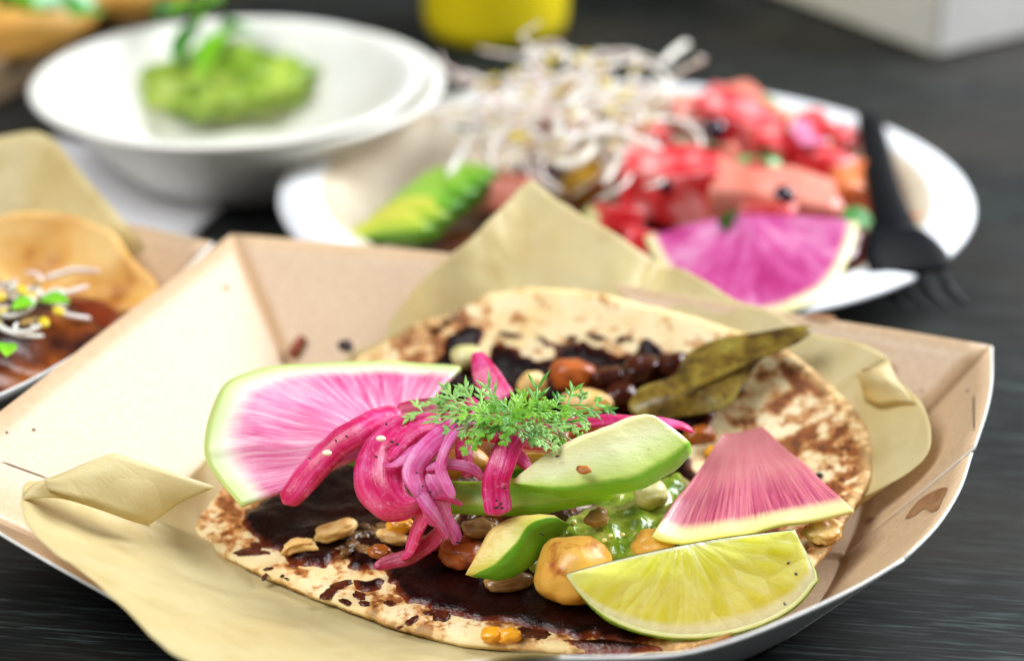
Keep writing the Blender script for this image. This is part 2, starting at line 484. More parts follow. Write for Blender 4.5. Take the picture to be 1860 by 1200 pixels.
m = Mat('greased deli paper', rough=0.42, spec=0.4)
c = m.ramp(m.noise(0.5, 3), [(0.35, S(234, 221, 170)), (0.7, S(226, 206, 146))])
c = m.mix(m.ramp(m.noise(16, 4, 0.7), [(0.35, 0.0), (0.75, 0.3)]), c, S(244, 232, 190))
c = m.mix(m.ramp(m.noise(0.9, 3, 0.5), [(0.52, 0.0), (0.72, 0.4)]), c, S(210, 184, 112))
m.base(c).bump(m.math('ADD', m.math('ADD', m.math('MULTIPLY', m.math('ABSOLUTE', m.math('SUBTRACT', m.noise(0.33, 1, 0.5), 0.5)), 4.0), m.math('MULTIPLY', m.math('ABSOLUTE', m.math('SUBTRACT', m.noise(0.8, 1, 0.5), 0.5)), 1.5)), m.math('MULTIPLY', m.noise(1, 4, 0.6, m.map(m.co, (300, 1600, 600))), 0.12)), 0.55, 0.16)
tr = m.n('ShaderNodeBsdfTranslucent'); m.put(tr.inputs[0], c)
mx = m.n('ShaderNodeMixShader'); mx.inputs[0].default_value = 0.36
m.t.links.new(m.b.outputs[0], mx.inputs[1]); m.t.links.new(tr.outputs[0], mx.inputs[2])
m.t.links.new(mx.outputs[0], m.t.nodes['Material Output'].inputs[0])
PAPER = m.m
# outer edge of the sheet: px, py, height, rise exponent
pap = [(330, 880, 1.4, 1.4), (392, 825, 1.2, 1.4), (480, 775, 0.8, 1.3), (580, 700, 0.8, 1.3), (636, 650, 0.9, 1.2), (690, 602, 1.3, 1.2), (738, 548, 2.0, 1.2), (766, 514, 2.6, 1.2), (850, 440, 3.5, 1.15), (945, 350, 4.1, 1.1), (962, 337, 4.2, 1.1), (984, 350, 4.1, 1.1), (1075, 404, 3.7, 1.1), (1172, 462, 3.2, 1.1), (1200, 478, 2.75, 1.1), (1255, 502, 3.0, 1.1), (1345, 552, 2.75, 1.1), (1440, 600, 2.6, 1.1), (1520, 618, 2.55, 1.1), (1608, 650, 2.5, 1.1),
       (1612, 664, 2.3, 1.1), (1560, 676, 2.35, 1.0), (1628, 690, 2.5, 1.1), (1668, 735, 2.45, 1.2), (1690, 785, 2.35, 1.2), (1680, 832, 2.1, 1.3), (1625, 880, 1.6, 1.4), (1552, 930, 0.75, 1.5), (1500, 1000, 0.5, 1.5), (1440, 1080, 0.5, 1.5), (1360, 1130, 0.5, 1.5), (1220, 1190, 0.8, 1.5), (1060, 1192, 2.2, 1.4), (930, 1197, 2.5, 1.6), (780, 1235, 2.6, 1.35), (600, 1250, 2.7, 1.3), (450, 1236, 2.7, 1.3), (340, 1204, 2.7, 1.3), (285, 1168, 2.7, 1.3), (228, 1108, 2.8, 1.35), (160, 1050, 2.85, 1.45), (92, 1008, 2.9, 1.6), (52, 958, 2.95, 1.6), (40, 910, 3.0, 1.5), (60, 880, 2.9, 1.5), (160, 905, 2.2, 1.3), (262, 950, 1.1, 1.2)]
PO = cr([np.append(P(a, b, z), k) for a, b, z, k in pap], 330, True)
ang_t = np.arctan2(TO[:, 1] - TCEN[1], TO[:, 0] - TCEN[0]); rt = np.hypot(TO[:, 1] - TCEN[1], TO[:, 0] - TCEN[0])
od = np.argsort(ang_t)
V = []; RN = 26
for i in range(RN + 1):
    s = i / RN
    for j, q in enumerate(PO):
        a = math.atan2(q[1] - TCEN[1], q[0] - TCEN[0])
        R0 = np.interp(a, ang_t[od], rt[od], period=2 * math.pi) * 0.90
        p0 = TCEN + R0 * np.array([math.cos(a), math.sin(a)])
        zi = zt0(*p0) - 0.34
        xy = p0 + (q[:2] - p0) * s
        z = zi + (q[2] - zi) * s ** q[3] + 0.10 * s * nz((xy[0], xy[1], 0), 0.6, 5) + 0.02 * s * nz((xy[0], xy[1], 0), 2.4, 6)
        kk = a * 6.3 + 0.5 * nz((xy[0], xy[1], 0), 0.25, 14)
        z += 0.10 * s * (0.35 - abs(nz((xy[0], xy[1], 0), 0.75, 11))) + 0.13 * min(1, 1.6 * s) * abs((kk % 2.0) - 1.0) * (0.4 + abs(nz((a, 0, 0), 1.7, 15)) * 1.6)
        V.append((xy[0], xy[1], z))
F = grid_faces(RN + 1, len(PO), True)
sheet = thing('liner_paper', 'yellowish deli paper liner under the tortilla with a tall pointed back corner', 'liner paper', (TCEN[0], TCEN[1], 0.3))
mk('sheet', V, F, PAPER, sheet, solid=0.012)
# the left corner of the sheet, folded over on itself
A = cr([P(40, 908, 3.02), P(52, 886, 3.1), P(75, 874, 3.15), P(140, 848, 3.25), P(208, 823, 3.3)], 16)
B = cr([P(60, 905, 3.0), P(110, 905, 2.9), P(180, 925, 2.45), P(230, 943, 2.1), P(272, 956, 1.75)], 16)
Cc = cr([P(214, 824, 3.3), P(262, 843, 3.0), P(310, 858, 2.75), P(350, 869, 2.5), P(394, 886, 2.2)], 16)
rows = []
for s in np.linspace(0, 1, 9): rows += [A[k] * (1 - s) + B[k] * s + np.array([0, 0, 0.16 * math.sin(math.pi * s)]) * min(1, k / 4) for k in range(16)]
mk('folded_corner', rows, grid_faces(9, 16), PAPER, sheet, solid=0.012)
rows = []
fl = [P(208, 823, 3.3), P(150, 846, 3.25), P(80, 880, 3.12)]
def lin(pts, N):
    pts = np.array(pts); L = np.concatenate([[0], np.cumsum(np.linalg.norm(np.diff(pts, axis=0), axis=1))])
    q = np.linspace(0, L[-1], N); return np.stack([np.interp(q, L, pts[:, d]) for d in range(3)], 1)
top = lin([P(82, 878, 3.16), P(140, 850, 3.24), P(206, 824, 3.32), P(300, 855, 2.85), P(393, 886, 2.3)], 30)
bot = cr([P(84, 890, 3.10), P(130, 905, 2.95), P(180, 922, 2.6), P(225, 940, 2.25), P(270, 955, 1.85)], 30)
for s in np.linspace(0, 1, 10): rows += [top[k] * (1 - s) + bot[k] * s + np.array([0, 0, 0.1 * (1 - abs(2 * s - 1)) + 0.03]) for k in range(30)]
mk('folded_corner', rows, grid_faces(10, 30), PAPER, sheet, solid=0.012)

# crumpled fold at the right of the sheet
g0 = cr([P(1556, 678, 2.75), P(1580, 672, 2.85), P(1608, 656, 2.9), P(1612, 652, 2.9)], 12)
g1 = cr([P(1562, 692, 2.6), P(1584, 690, 2.7), P(1608, 692, 2.75), P(1630, 690, 2.7)], 12)
g2 = cr([P(1572, 730, 2.0), P(1598, 735, 2.2), P(1630, 730, 2.4), P(1662, 732, 2.55)], 12)
rows = []
for i in range(5): rows += list(g0 * (1 - i / 4) + g1 * (i / 4))
for i in range(1, 6): rows += list(g1 * (1 - i / 5) + g2 * (i / 5))
mk('folded_corner', rows, grid_faces(10, 12), PAPER, sheet, solid=0.012)

# ------------------------------------------------------------------ mole sauce
m = Mat('dark mole sauce', rough=0.16, spec=0.28)
cc = m.attr('c')
col = m.ramp(m.noise(1.3, 4), [(0.35, S(16, 4, 4)), (0.65, S(40, 11, 7))])
col = m.mix(m.ramp(cc, [(0.0, 1.0), (0.11, 0.0)]), col, S(112, 44, 18))
m.base(col).rough(m.ramp(m.noise(3, 4), [(0.4, 0.10), (0.65, 0.38)])).bump(m.math('ADD', m.noise(4, 5, 0.6), m.math('MULTIPLY', m.noise(14, 3), 0.3)), 0.6, 0.06)
MOLE = m.m
def TP(pl): return [T(*q) for q in pl]
def sauce_h(s, x, y): return 0.13 * (1 - math.exp(-s / 0.13)) + 0.035 * mnoise.noise(Vector((x * 1.9, y * 1.9, 2))) * min(1, s * 3)
main_px = [(440, 935), (480, 900), (560, 860), (640, 800), (700, 740), (760, 680), (800, 640), (815, 612), (850, 585), (874, 600), (862, 640), (880, 652), (892, 622), (925, 628), (965, 652), (1012, 656), (1024, 646), (990, 630), (978, 614), (1060, 632), (1150, 640), (1175, 618), (1205, 640), (1262, 648), (1300, 668), (1310, 710), (1290, 760), (1262, 800), (1250, 850), (1310, 900), (1360, 980), (1340, 1080), (1250, 1150), (1150, 1172), (1060, 1158), (950, 1138), (860, 1120), (780, 1108), (738, 1096), (712, 1066), (690, 1034), (645, 1030), (625, 1003), (588, 1030), (524, 1030), (506, 1004), (476, 985), (448, 962)]
sauce = pool('mole_sauce', TP(main_px), zt, sauce_h, MOLE, step=0.06, wob=0.17, ws=1.5, seed=2)
tag(sauce, 'glossy dark brown mole sauce spread across the middle of the tortilla', 'sauce')
d1 = pool('mole_sauce', TP([(642, 1052), (665, 1055), (690, 1048), (700, 1054), (692, 1070), (668, 1077), (648, 1068)]), zt, sauce_h, MOLE, step=0.04, wob=0.02, ws=3, seed=5)
tag(d1, 'small bean shaped drop of dark mole on the pale front of the tortilla', 'sauce')
d2 = pool('mole_sauce', TP([(1020, 1160), (1100, 1160), (1200, 1175), (1150, 1186), (1080, 1178), (1040, 1172)]), zt, sauce_h, MOLE, step=0.05, wob=0.05, ws=3, seed=6)
tag(d2, 'thin dark streak of mole at the front tortilla edge below the lime', 'sauce')

rs = random.Random(8); V = []; F = []
for u0, v0, du, dv, n in ((480, 1000, 40, 25, 7), (640, 1085, 60, 20, 7), (780, 1120, 70, 18, 8), (960, 1150, 80, 12, 7), (1030, 618, 120, 16, 9), (820, 580, 30, 16, 4), (1310, 690, 30, 40, 6)):
    for k in range(n):
        u, v = u0 + rs.gauss(0, du * .5), v0 + rs.gauss(0, dv * .5); a = rs.uniform(0.04, 0.16)
        bv, bf = blob('', T(u, v, 0.01), (a * rs.uniform(1, 2.2), a * 0.8, 0.018), None, rot=(0, 0, rs.uniform(0, 3)), amp=0.5, ns=1.6, seed=k + u0, s=3, build=False)
        F += [[q + len(V) for q in f] for f in bf]; V += list(bv)
MOLED = simple('mole drops', (58, 20, 10), (96, 40, 18), 3, 0.22)
tag(mk('mole_spatter', V, F, MOLED), 'small dark mole drops spattered on the tortilla around the sauce', 'sauce', kind='stuff')

# ------------------------------------------------------------------ filling heap
m = Mat('stewed filling', rough=0.3, spec=0.5, coat=0.3)
col = m.ramp(m.vor(2.2, out='Color'), [(0.0, S(70, 28, 10)), (0.45, S(138, 76, 24)), (0.75, S(190, 120, 52)), (1.0, S(96, 66, 20))])
col = m.mix(m.ramp(m.noise(1.2), [(0.4, 0.0), (0.6, 0.7)]), col, S(48, 18, 8))
m.base(col).bump(m.math('ADD', m.vor(2.4), m.noise(6)), 0.7, 0.1)
HEAP = m.m
heap_px = [(700, 870), (790, 800), (930, 770), (1090, 785), (1190, 840), (1235, 920), (1150, 985), (1010, 1000), (860, 985), (745, 955)]
heap = pool('stewed_filling', TP(heap_px), zt, lambda s, x, y: 1.15 * (1 - math.exp(-s / 0.8)) + 0.22 * mnoise.noise(Vector((x * 1.5, y * 1.5, 9))) * min(1, s * 2), HEAP, step=0.09, seed=3)
tag(heap, 'heap of brown stewed filling under the onions and avocado', 'filling')

# ------------------------------------------------------------------ radish slices
def radish_mat(name, pale, pink, deep, rimc, edgec, r0=0.66, K=7.0, inner=None):
    m = Mat(name, rough=0.32, sss=0.25, sr=(1, 0.6, 0.6), sscale=0.15, spec=0.45)
    pv = m.attr('polar', 'Vector'); rad = m.sep(pv)[2]
    st = m.noise(1, 5, 0.7, m.map(pv, (K * 2.2, K * 2.2, 1.6)), 0.5)
    st2 = m.noise(1, 4, 0.7, m.map(pv, (K * 7, K * 7, 5.0)))
    big = m.noise(0.35, 3)
    v = m.math('ADD', m.math('MULTIPLY', st, 0.6), m.math('MULTIPLY', st2, 0.4))
    v = m.math('ADD', v, m.math('MULTIPLY', m.math('SUBTRACT', big, 0.5), 0.35))
    col = m.ramp(v, [(0.34, pale), (0.50, pink), (0.64, deep)])
    if inner: col = m.mix(m.ramp(rad, [(0.3, 0.75), (0.75, 0.0)]), col, inner)
    wob = m.math('ADD', rad, m.math('MULTIPLY', m.math('SUBTRACT', st2, 0.5), 0.16))
    col = m.mix(m.ramp(wob, [(r0, 0.0), (r0 + 0.10, 1.0)]), col, rimc)
    col = m.mix(m.ramp(rad, [(0.88, 0.0), (0.98, 0.95)]), col, edgec)
    m.base(col).bump(st2, 0.25, 0.02)
    return m.m
RAD1 = radish_mat('watermelon radish', S(238, 196, 206), S(222, 122, 164), S(186, 30, 108), S(226, 226, 204), S(196, 214, 124), 0.80)
RAD2 = radish_mat('watermelon radish translucent', S(222, 164, 152), S(196, 96, 116), S(140, 14, 76), S(236, 226, 186), S(232, 222, 140), 0.88, 24, S(168, 104, 100))
arc = cr([P(437, 918, 1.9), P(402, 878, 2.1), P(376, 838, 2.4), P(370, 800, 2.7), P(382, 745, 3.0), P(418, 690, 3.2), P(480, 668, 3.1), P(570, 658, 3.0), P(680, 655, 2.9), P(780, 657, 2.9), P(836, 664, 3.0)], 110)
apex = P(715, 792, 2.9)
r1 = fan('radish_slice', apex, arc, RAD1, rings=24, solid=0.11, bow=-0.12, amp=0.05, span=2.9, seed=2)
tag(r1, 'big pink streaked watermelon radish slice standing at the left of the taco', 'radish slice')
arc = cr([P(1186, 970, 1.95), P(1205, 976, 1.9), P(1250, 979, 1.85), P(1320, 972, 1.85), P(1400, 957, 1.9), P(1480, 940, 1.95), P(1551, 924, 2.0)], 90)
r2 = fan('radish_slice', P(1345, 742, 2.05), arc, RAD2, rings=24, solid=0.08, bow=0.02, amp=0.08, span=1.5, seed=4, rmin=0.2)
tag(r2, 'pink radish wedge with pale rind leaning over the lime wedge', 'radish slice')

# ------------------------------------------------------------------ wedges (avocado)
def avo_mat(name, c0, c1, c2, c3, skin=0.9):
    m = Mat(name, rough=0.36, sss=0.3, sr=(0.8, 1, 0.4), sscale=0.2, spec=0.45)
    v = m.math('ADD', m.attr('c'), m.math('MULTIPLY', m.math('SUBTRACT', m.noise(2.2, 5), 0.5), 0.16))
    col = m.ramp(v, [(0.05, c0), (0.4, c1), (0.78, c2), (skin, c3)])
    col = m.mix(m.ramp(m.noise(4, 5, 0.7), [(0.62, 0.0), (0.74, 0.35)]), col, S(150, 120, 40))
    m.base(col).bump(m.math('ADD', m.noise(3, 5), m.noise(1, 3, 0.6, m.map(m.co, (200, 900, 900)))), 0.3, 0.05)
    return m.m
AVO = avo_mat('avocado flesh', S(240, 232, 170), S(240, 243, 192), S(206, 228, 120), S(122, 184, 40))
AVO2 = avo_mat('avocado flesh yellow', S(222, 190, 104), S(222, 202, 106), S(206, 204, 84), S(100, 160, 26))
AVO3 = avo_mat('avocado flesh green', S(150, 190, 50), S(122, 184, 40), S(186, 212, 92), S(140, 196, 48))
def wedge(name, st, mat, label=None, parent=None, N=24, bulge=0.12, seed=0, drop=0.5):
    """st: stations of (A, B, D): cut face from A to B, skin from B round to D, flat underside back to A"""
    A = cr([s[0] for s in st], N); B = cr([s[1] for s in st], N); D = cr([s[2] for s in st], N)
    V = []; C = []
    na, nb, nd = 9, 7, 4
    for i in range(N):
        a, b, d = A[i], B[i], D[i]; ring = []
        s = i / (N - 1); e = 1.0
        nf = np.cross(b - a, d - b); L = np.linalg.norm(b - a)
        mid = (a + b + d) / 3
        for k in range(na):
            t = k / na; p = a * (1 - t) + b * t + np.array([0, -0.02, 0.05]) * math.sin(math.pi * t) * L * 0.6
            ring.append((p, 0.85 * t))
        for k in range(nb):
            t = k / nb; p = b * (1 - t) + d * t
            o = (b + d) / 2 - a; o /= np.linalg.norm(o) + 1e-9
            ring.append((p + o * bulge * math.sin(math.pi * t), 0.9 + 0.1 * min(1, t * 5)))
        for k in range(nd):
            t = k / nd; p = d * (1 - t) + a * t
            o = (d + a) / 2 - b; o /= np.linalg.norm(o) + 1e-9
            ring.append((p + o * 0.05 * math.sin(math.pi * t), 1 - t))
        for p, c_ in ring:
            q = np.array([nz(p, 1.2, seed), nz(p, 1.2, seed + 4), nz(p, 1.2, seed + 8)]) * 0.05 + np.array([nz(p, 4.5, seed), nz(p, 4.5, seed + 3), nz(p, 4.5, seed + 6)]) * 0.016
            V.append(p + q); C.append(c_)
    m_ = na + nb + nd
    F = grid_faces(N, m_, True)
    # closed ends
    for row, fl in ((0, 0), (N - 1, 1)):
        cen = np.mean([V[row * m_ + k] for k in range(m_)], 0); V.append(cen); C.append(0.45); ci = len(V) - 1
        for k in range(m_):
            f = (row * m_ + k, row * m_ + (k + 1) % m_, ci); F.append(f if fl else f[::-1])
    o = mk(name, V, F, mat, parent, {'c': C})
    b = bmesh.new(); b.from_mesh(o.data); bmesh.ops.recalc_face_normals(b, faces=b.faces); b.to_mesh(o.data); b.free()
    if label: tag(o, label, 'avocado')
    return o
wedge('avocado_slice', [
    (P(930, 870, 3.0), P(932, 874, 2.95), P(936, 878, 2.85)),
    (P(968, 842, 3.3), P(968, 884, 2.95), P(974, 890, 2.7)),
    (P(1010, 814, 3.6), P(1010, 888, 3.0), P(1022, 897, 2.7)),
    (P(1080, 779, 3.9), P(1070, 884, 3.05), P(1085, 900, 2.6)),
    (P(1140, 757, 4.0), P(1150, 866, 3.1), P(1155, 886, 2.6)),
    (P(1172, 751, 4.0), P(1215, 834, 3.2), P(1212, 858, 2.7)),
    (P(1190, 754, 3.95), P(1252, 802, 3.4), P(1246, 822, 3.0))], AVO, 'pale green avocado wedge with a brown fleck on top of the taco', seed=1, N=34)
wedge('avocado_slice', [
    (P(800, 872, 2.5), P(806, 915, 2.2), P(815, 922, 2.0)),
    (P(880, 872, 2.6), P(880, 920, 2.25), P(885, 928, 2.05)),
    (P(960, 868, 2.65), P(960, 918, 2.3), P(965, 927, 2.05)),
    (P(1040, 878, 2.65), P(1040, 908, 2.4), P(1045, 916, 2.15)),
    (P(1115, 890, 2.6), P(1120, 895, 2.5), P(1118, 900, 2.4))], AVO3, 'long bright green avocado slice tucked under the pale avocado wedge', seed=3)
wedge('avocado_slice', [
    (P(848, 1043, 1.5), P(860, 1045, 1.45), P(872, 1048, 1.35)),
    (P(866, 1005, 1.8), P(900, 1022, 1.75), P(915, 1046, 1.3)),
    (P(890, 965, 2.1), P(938, 988, 2.05), P(958, 1028, 1.35)),
    (P(925, 942, 2.3), P(960, 958, 2.25), P(1000, 992, 1.5)),
    (P(975, 934, 2.3), P(992, 941, 2.3), P(1026, 958, 1.8)),
    (P(1008, 934, 2.25), P(1014, 938, 2.2), P(1030, 948, 2.0))], AVO2, 'yellow avocado chunk with green skin side beside the round potato', seed=5, bulge=0.2)
wedge('avocado_slice', [
    (P(585, 782, 2.6), P(585, 795, 2.5), P(590, 802, 2.3)), (P(620, 792, 2.7), P(630, 828, 2.4), P(632, 838, 2.2)), (P(690, 775, 2.7), P(690, 840, 2.3), P(690, 850, 2.1))], AVO2, 'small yellow green avocado piece peeking out behind the longest onion spear', seed=6)
wedge('avocado_slice', [
    (P(900, 838, 2.8), P(905, 860, 2.6), P(908, 866, 2.4)), (P(960, 822, 2.9), P(960, 850, 2.7), P(960, 860, 2.5)), (P(1020, 828, 2.9), P(1022, 836, 2.8), P(1022, 842, 2.7))], AVO2, 'thin yellowish avocado sliver between the hanging onion strip and the pale wedge', seed=7)
fl = blob('brown_fleck', P(1060, 853, 3.42), (0.15, 0.09, 0.03), simple('brown spice fleck', (150, 84, 20), (186, 110, 30), 8, 0.5), rot=(0.5, 0, -0.2), amp=0.4, seed=4, s=2)
tag(fl, 'brown spice fleck stuck on the pale avocado wedge', 'spice fleck')

# ------------------------------------------------------------------ pickled onions
def onion_mat(name, a, b, c_):
    m = Mat(name, rough=0.28, sss=0.55, sr=(1, 0.4, 0.55), sscale=0.35, spec=0.5)
    pv = m.attr('polar', 'Vector'); x = m.sep(pv)[0]
    st = m.noise(1, 4, 0.65, m.map(pv, (4.5, 0.8, 0.55)))
    sp_ = m.noise(8, 3, 0.7)
    v = m.math('ADD', m.math('MULTIPLY', st, 0.5), m.math('MULTIPLY', m.noise(1.3, 3), 0.5))
    ed = m.math('POWER', m.math('ABSOLUTE', x), 3.0)
    v = m.math('SUBTRACT', v, m.math('MULTIPLY', ed, 0.10))
    col = m.ramp(v, [(0.34, a), (0.46, b), (0.64, c_)])
    col = m.mix(m.ramp(sp_, [(0.56, 0.0), (0.70, 0.4)]), col, S(236, 176, 208))
    m.base(col).bump(m.math('ADD', st, m.math('MULTIPLY', sp_, 0.5)), 0.4, 0.05)
    return m.m
ON = [onion_mat('pickled onion hot pink', S(178, 10, 64), S(214, 38, 110), S(236, 116, 172)),
      onion_mat('pickled onion light pink', S(202, 40, 116), S(222, 92, 158), S(234, 158, 200)),
      onion_mat('pickled onion deep', S(120, 12, 50), S(168, 24, 74), S(196, 60, 108))]
onions = [
 ([(728, 744, 3.35), (655, 772, 3.3), (598, 815, 2.9), (552, 865, 2.45), (514, 914, 2.0)], [50, 56, 58, 54, 38], 0, 0.35, 'long pink onion spear pointing down left across the big radish slice'),
 ([(800, 786, 3.5), (760, 812, 3.45), (722, 838, 3.3), (694, 846, 3.2)], [26, 36, 28, 8], 1, 0.25, 'short pale pink onion flake lying on the broad curled petal'),
 ([(890, 748, 3.7), (840, 770, 3.7), (782, 805, 3.6), (752, 850, 3.3), (764, 890, 3.0), (784, 925, 2.6), (795, 958, 2.3)], [28, 36, 40, 40, 36, 34, 30], 1, 0.26, 'bent pale pink onion strand curving down over the petal'),
 ([(776, 850, 3.2), (792, 885, 2.95), (808, 925, 2.5), (824, 962, 2.0), (834, 988, 1.7)], [28, 34, 36, 32, 24], 1, 0.26, 'straight pale onion strand ending beside the orange chunk'),
 ([(772, 852, 3.25), (805, 843, 3.3), (842, 846, 3.2), (866, 857, 3.05), (876, 872, 2.85)], [14, 18, 20, 18, 10], 1, 0.4, 'thin arched pink onion thread in the gap left of the hanging strip'),
 ([(948, 770, 3.7), (930, 800, 3.6), (908, 845, 3.3), (900, 885, 2.95), (906, 936, 2.5)], [40, 46, 48, 48, 46], 0, 0.22, 'wide pink onion strip hanging straight down with a charred tip'),
 ([(772, 930, 2.3), (755, 965, 1.9), (742, 1000, 1.5), (728, 1014, 1.3)], [30, 28, 26, 14], 0, 0.35, 'short pink onion tail under the petal dipping into the mole'),
 ([(806, 955, 2.0), (782, 985, 1.6), (745, 1010, 1.3), (700, 1022, 1.1), (678, 1030, 1.05)], [24, 30, 30, 22, 12], 2, 0.35, 'dark wine red onion strip soaked in mole at the front'),
 ([(940, 785, 3.0), (1010, 772, 3.05), (1090, 762, 3.1), (1180, 764, 3.1), (1240, 772, 3.0), (1262, 784, 2.9)], [30, 32, 34, 34, 32, 24], 0, 0.4, 'long pink onion band passing behind the pale avocado wedge'),
 ([(868, 640, 3.3), (876, 668, 3.2), (890, 695, 3.0), (915, 728, 2.8)], [20, 44, 52, 50], 0, 0.2, 'folded magenta onion piece standing at the back of the heap'),
 ([(850, 722, 3.2), (868, 745, 3.3), (905, 760, 3.3)], [22, 34, 30], 0, 0.4, 'short pink onion bit behind the herb sprig at its left'),
 ([(800, 770, 3.2), (850, 770, 3.35), (910, 775, 3.4), (980, 790, 3.3), (1030, 800, 3.1)], [50, 60, 60, 56, 30], 0, 0.35, 'flat pink onion layer directly under the herb sprig'),
 ([(845, 800, 3.2), (842, 825, 3.1), (850, 850, 2.9), (848, 868, 2.75)], [34, 34, 28, 14], 0, 0.35, 'small pink onion tongue below the herb sprig'),
 ([(930, 815, 3.0), (948, 838, 2.9), (965, 862, 2.75)], [26, 26, 14], 0, 0.35, 'small pink onion bit right of the hanging strip'),
 ([(862, 760, 3.75), (820, 795, 3.7), (800, 840, 3.4), (812, 880, 3.1), (826, 905, 2.9)], [16, 20, 20, 18, 12], 1, 0.4, 'thin pale onion thread right beside the bent pale strand'),
 ([(810, 770, 3.6), (765, 782, 3.65), (728, 806, 3.5), (705, 836, 3.35)], [14, 22, 22, 14], 0, 0.3, 'narrow pink onion strip on the top edge of the curled petal'),
 ([(770, 905, 2.75), (805, 900, 2.8), (840, 918, 2.6)], [16, 18, 8], 0, 0.4, 'tiny pink onion point crossing the straight pale strand'),
 ([(745, 870, 3.1), (768, 905, 2.9), (790, 935, 2.6), (812, 975, 2.0)], [18, 24, 24, 16], 1, 0.35, 'lilac onion strand between the bent strand and the petal'),
 ([(1010, 800, 3.2), (1045, 812, 3.1), (1075, 806, 3.0)], [18, 22, 12], 2, 0.4, 'dark pink onion bit under the right herb fronds'),
 ([(720, 745, 3.1), (770, 738, 3.2), (830, 742, 3.3), (870, 752, 3.3)], [26, 34, 34, 20], 2, 0.35, 'deep red onion slice behind the curled petal'),
]
for i, (pts, wd, mi, tk, lab) in enumerate(onions):
    pp = [P(*q) for q in pts]; w = [k * 0.0106 for k in wd]
    o = tube('pickled_onion', pp, w, [min(0.13, 0.05 + k * tk * 0.3) for k in w], ON[mi], N=40, sides=20, cup=0.07 if i else 0.22, amp=0.05, seed=i, taper=(0.05, 0.06), rib=True, twist=(0.0, -0.5, 0.4, 0.7, -0.4)[i % 5])
    tag(o, lab, 'pickled onion', 'pickled onion strips')

Ao = cr([P(*q) for q in ((790, 748, 3.3), (735, 752, 3.35), (690, 772, 3.3), (656, 812, 3.1), (642, 860, 2.8), (652, 906, 2.5), (698, 944, 2.2), (745, 944, 2.2), (784, 912, 2.45))], 40)
Bo = cr([P(*q) for q in ((805, 775, 3.4), (775, 788, 3.4), (752, 808, 3.3), (742, 835, 3.1), (738, 862, 2.9), (738, 885, 2.75), (745, 900, 2.65), (760, 904, 2.6), (786, 900, 2.6))], 40)
V = []; A = []
for i in range(14):
    t_ = i / 13
    for k in range(40):
        p = Ao[k] * (1 - t_) + Bo[k] * t_ + np.array([0, -0.1, 0.2]) * math.sin(math.pi * t_) ** 0.8
        p = p + np.array([0, 0, 1]) * 0.05 * nz(p, 2.2, 6)
        V.append(p); A.append((t_ * 1.8 - 0.9, 0.3, k * 0.08))
F = grid_faces(14, 40)
if np.cross(V[1] - V[0], V[40] - V[0])[2] < 0: F = [f[::-1] for f in F]
tag(mk('pickled_onion', V, F, ON[0], None, {'polar': A}, solid=0.13), 'broad curled hot pink onion petal at the left of the heap', 'pickled onion', 'pickled onion strips')

# ------------------------------------------------------------------ lime wedge
m = Mat('lime flesh', rough=0.22, sss=0.4, sr=(1, 0.9, 0.3), sscale=0.5, spec=0.5, coat=0.3)
pv = m.attr('polar', 'Vector'); cx = m.attr('c')
ves = m.noise(1, 5, 0.6, m.map(pv, (2.2, 1.4, 1)), 0.5)
ves2 = m.vor(1, m.map(pv, (2.8, 1.7, 1))); vcol = m.sep(m.vor(1, m.map(pv, (2.8, 1.7, 1)), out='Color'))[0]
col = m.ramp(m.math('ADD', m.math('MULTIPLY', ves, 0.6), m.math('MULTIPLY', vcol, 0.35)), [(0.25, S(210, 206, 40)), (0.5, S(224, 222, 84)), (0.78, S(238, 238, 160))])
col = m.mix(m.ramp(ves2, [(0.35, 0.0), (0.6, 0.22)]), col, S(234, 234, 168))
col = m.mix(m.ramp(m.math('ADD', cx, m.math('MULTIPLY', m.math('SUBTRACT', ves, 0.5), 0.12)), [(0.74, 0.0), (0.86, 1.0)]), col, S(234, 234, 186))
m.base(col).bump(m.math('ADD', m.math('MULTIPLY', ves2, -1.0), m.math('MULTIPLY', m.noise(6, 3), 0.7)), 0.45, 0.07)
LIMEF = m.m
m = Mat('lime peel', rough=0.35, spec=0.5)
m.base(m.ramp(m.noise(6, 4), [(0.35, S(92, 132, 20)), (0.65, S(140, 176, 42))])).bump(m.noise(9, 3), 0.4, 0.04)
PEEL = m.m
LL, LR, LQ = P(1030, 1042, 2.15), P(1442, 962, 2.35), P(1245, 1152, 0.95)
pl = (LL, LR, LQ)
ridge = cr([PPL(u, v, pl) for u, v in ((1030, 1042), (1100, 1022), (1200, 998), (1320, 976), (1442, 962))], 40)
arcp = cr([PPL(u, v, pl) for u, v in ((1030, 1044), (1048, 1068), (1085, 1102), (1140, 1132), (1210, 1149), (1290, 1149), (1370, 1131), (1435, 1098), (1470, 1060), (1478, 1038), (1442, 962))], 40)
limething = thing('lime_wedge', 'juicy yellow green lime wedge at the front right of the taco', 'lime wedge', (LQ[0], LQ[1], 0.8))
nl = np.cross(LR - LL, LQ - LL); nl /= np.linalg.norm(nl)
if nl[2] < 0: nl = -nl
rows = []; C = []; PV = []
RW = 22
for i in range(RW):
    s = i / (RW - 1)
    for k in range(40):
        u = k / 39
        p = ridge[k] * (1 - s) + arcp[k] * s
        e = max(s, 0) ; edge_ = max(s ** 1.6, abs(2 * u - 1) ** 4 * 0.93, (1 - s) ** 6 * 0.95, u ** 14)
        p = p + nl * ((0.05 * nz(p, 1.8, 3) + 0.16) * (1 - edge_) + 0.02)
        rows.append(p); C.append(edge_)
        dx = np.dot(p - (LL + LR) / 2, (LR - LL) / np.linalg.norm(LR - LL)); dy = np.linalg.norm(p - ridge[k])
        PV.append((math.atan2(dy + 0.25, dx) * 2.6, math.hypot(dx, dy + 0.25), 0))
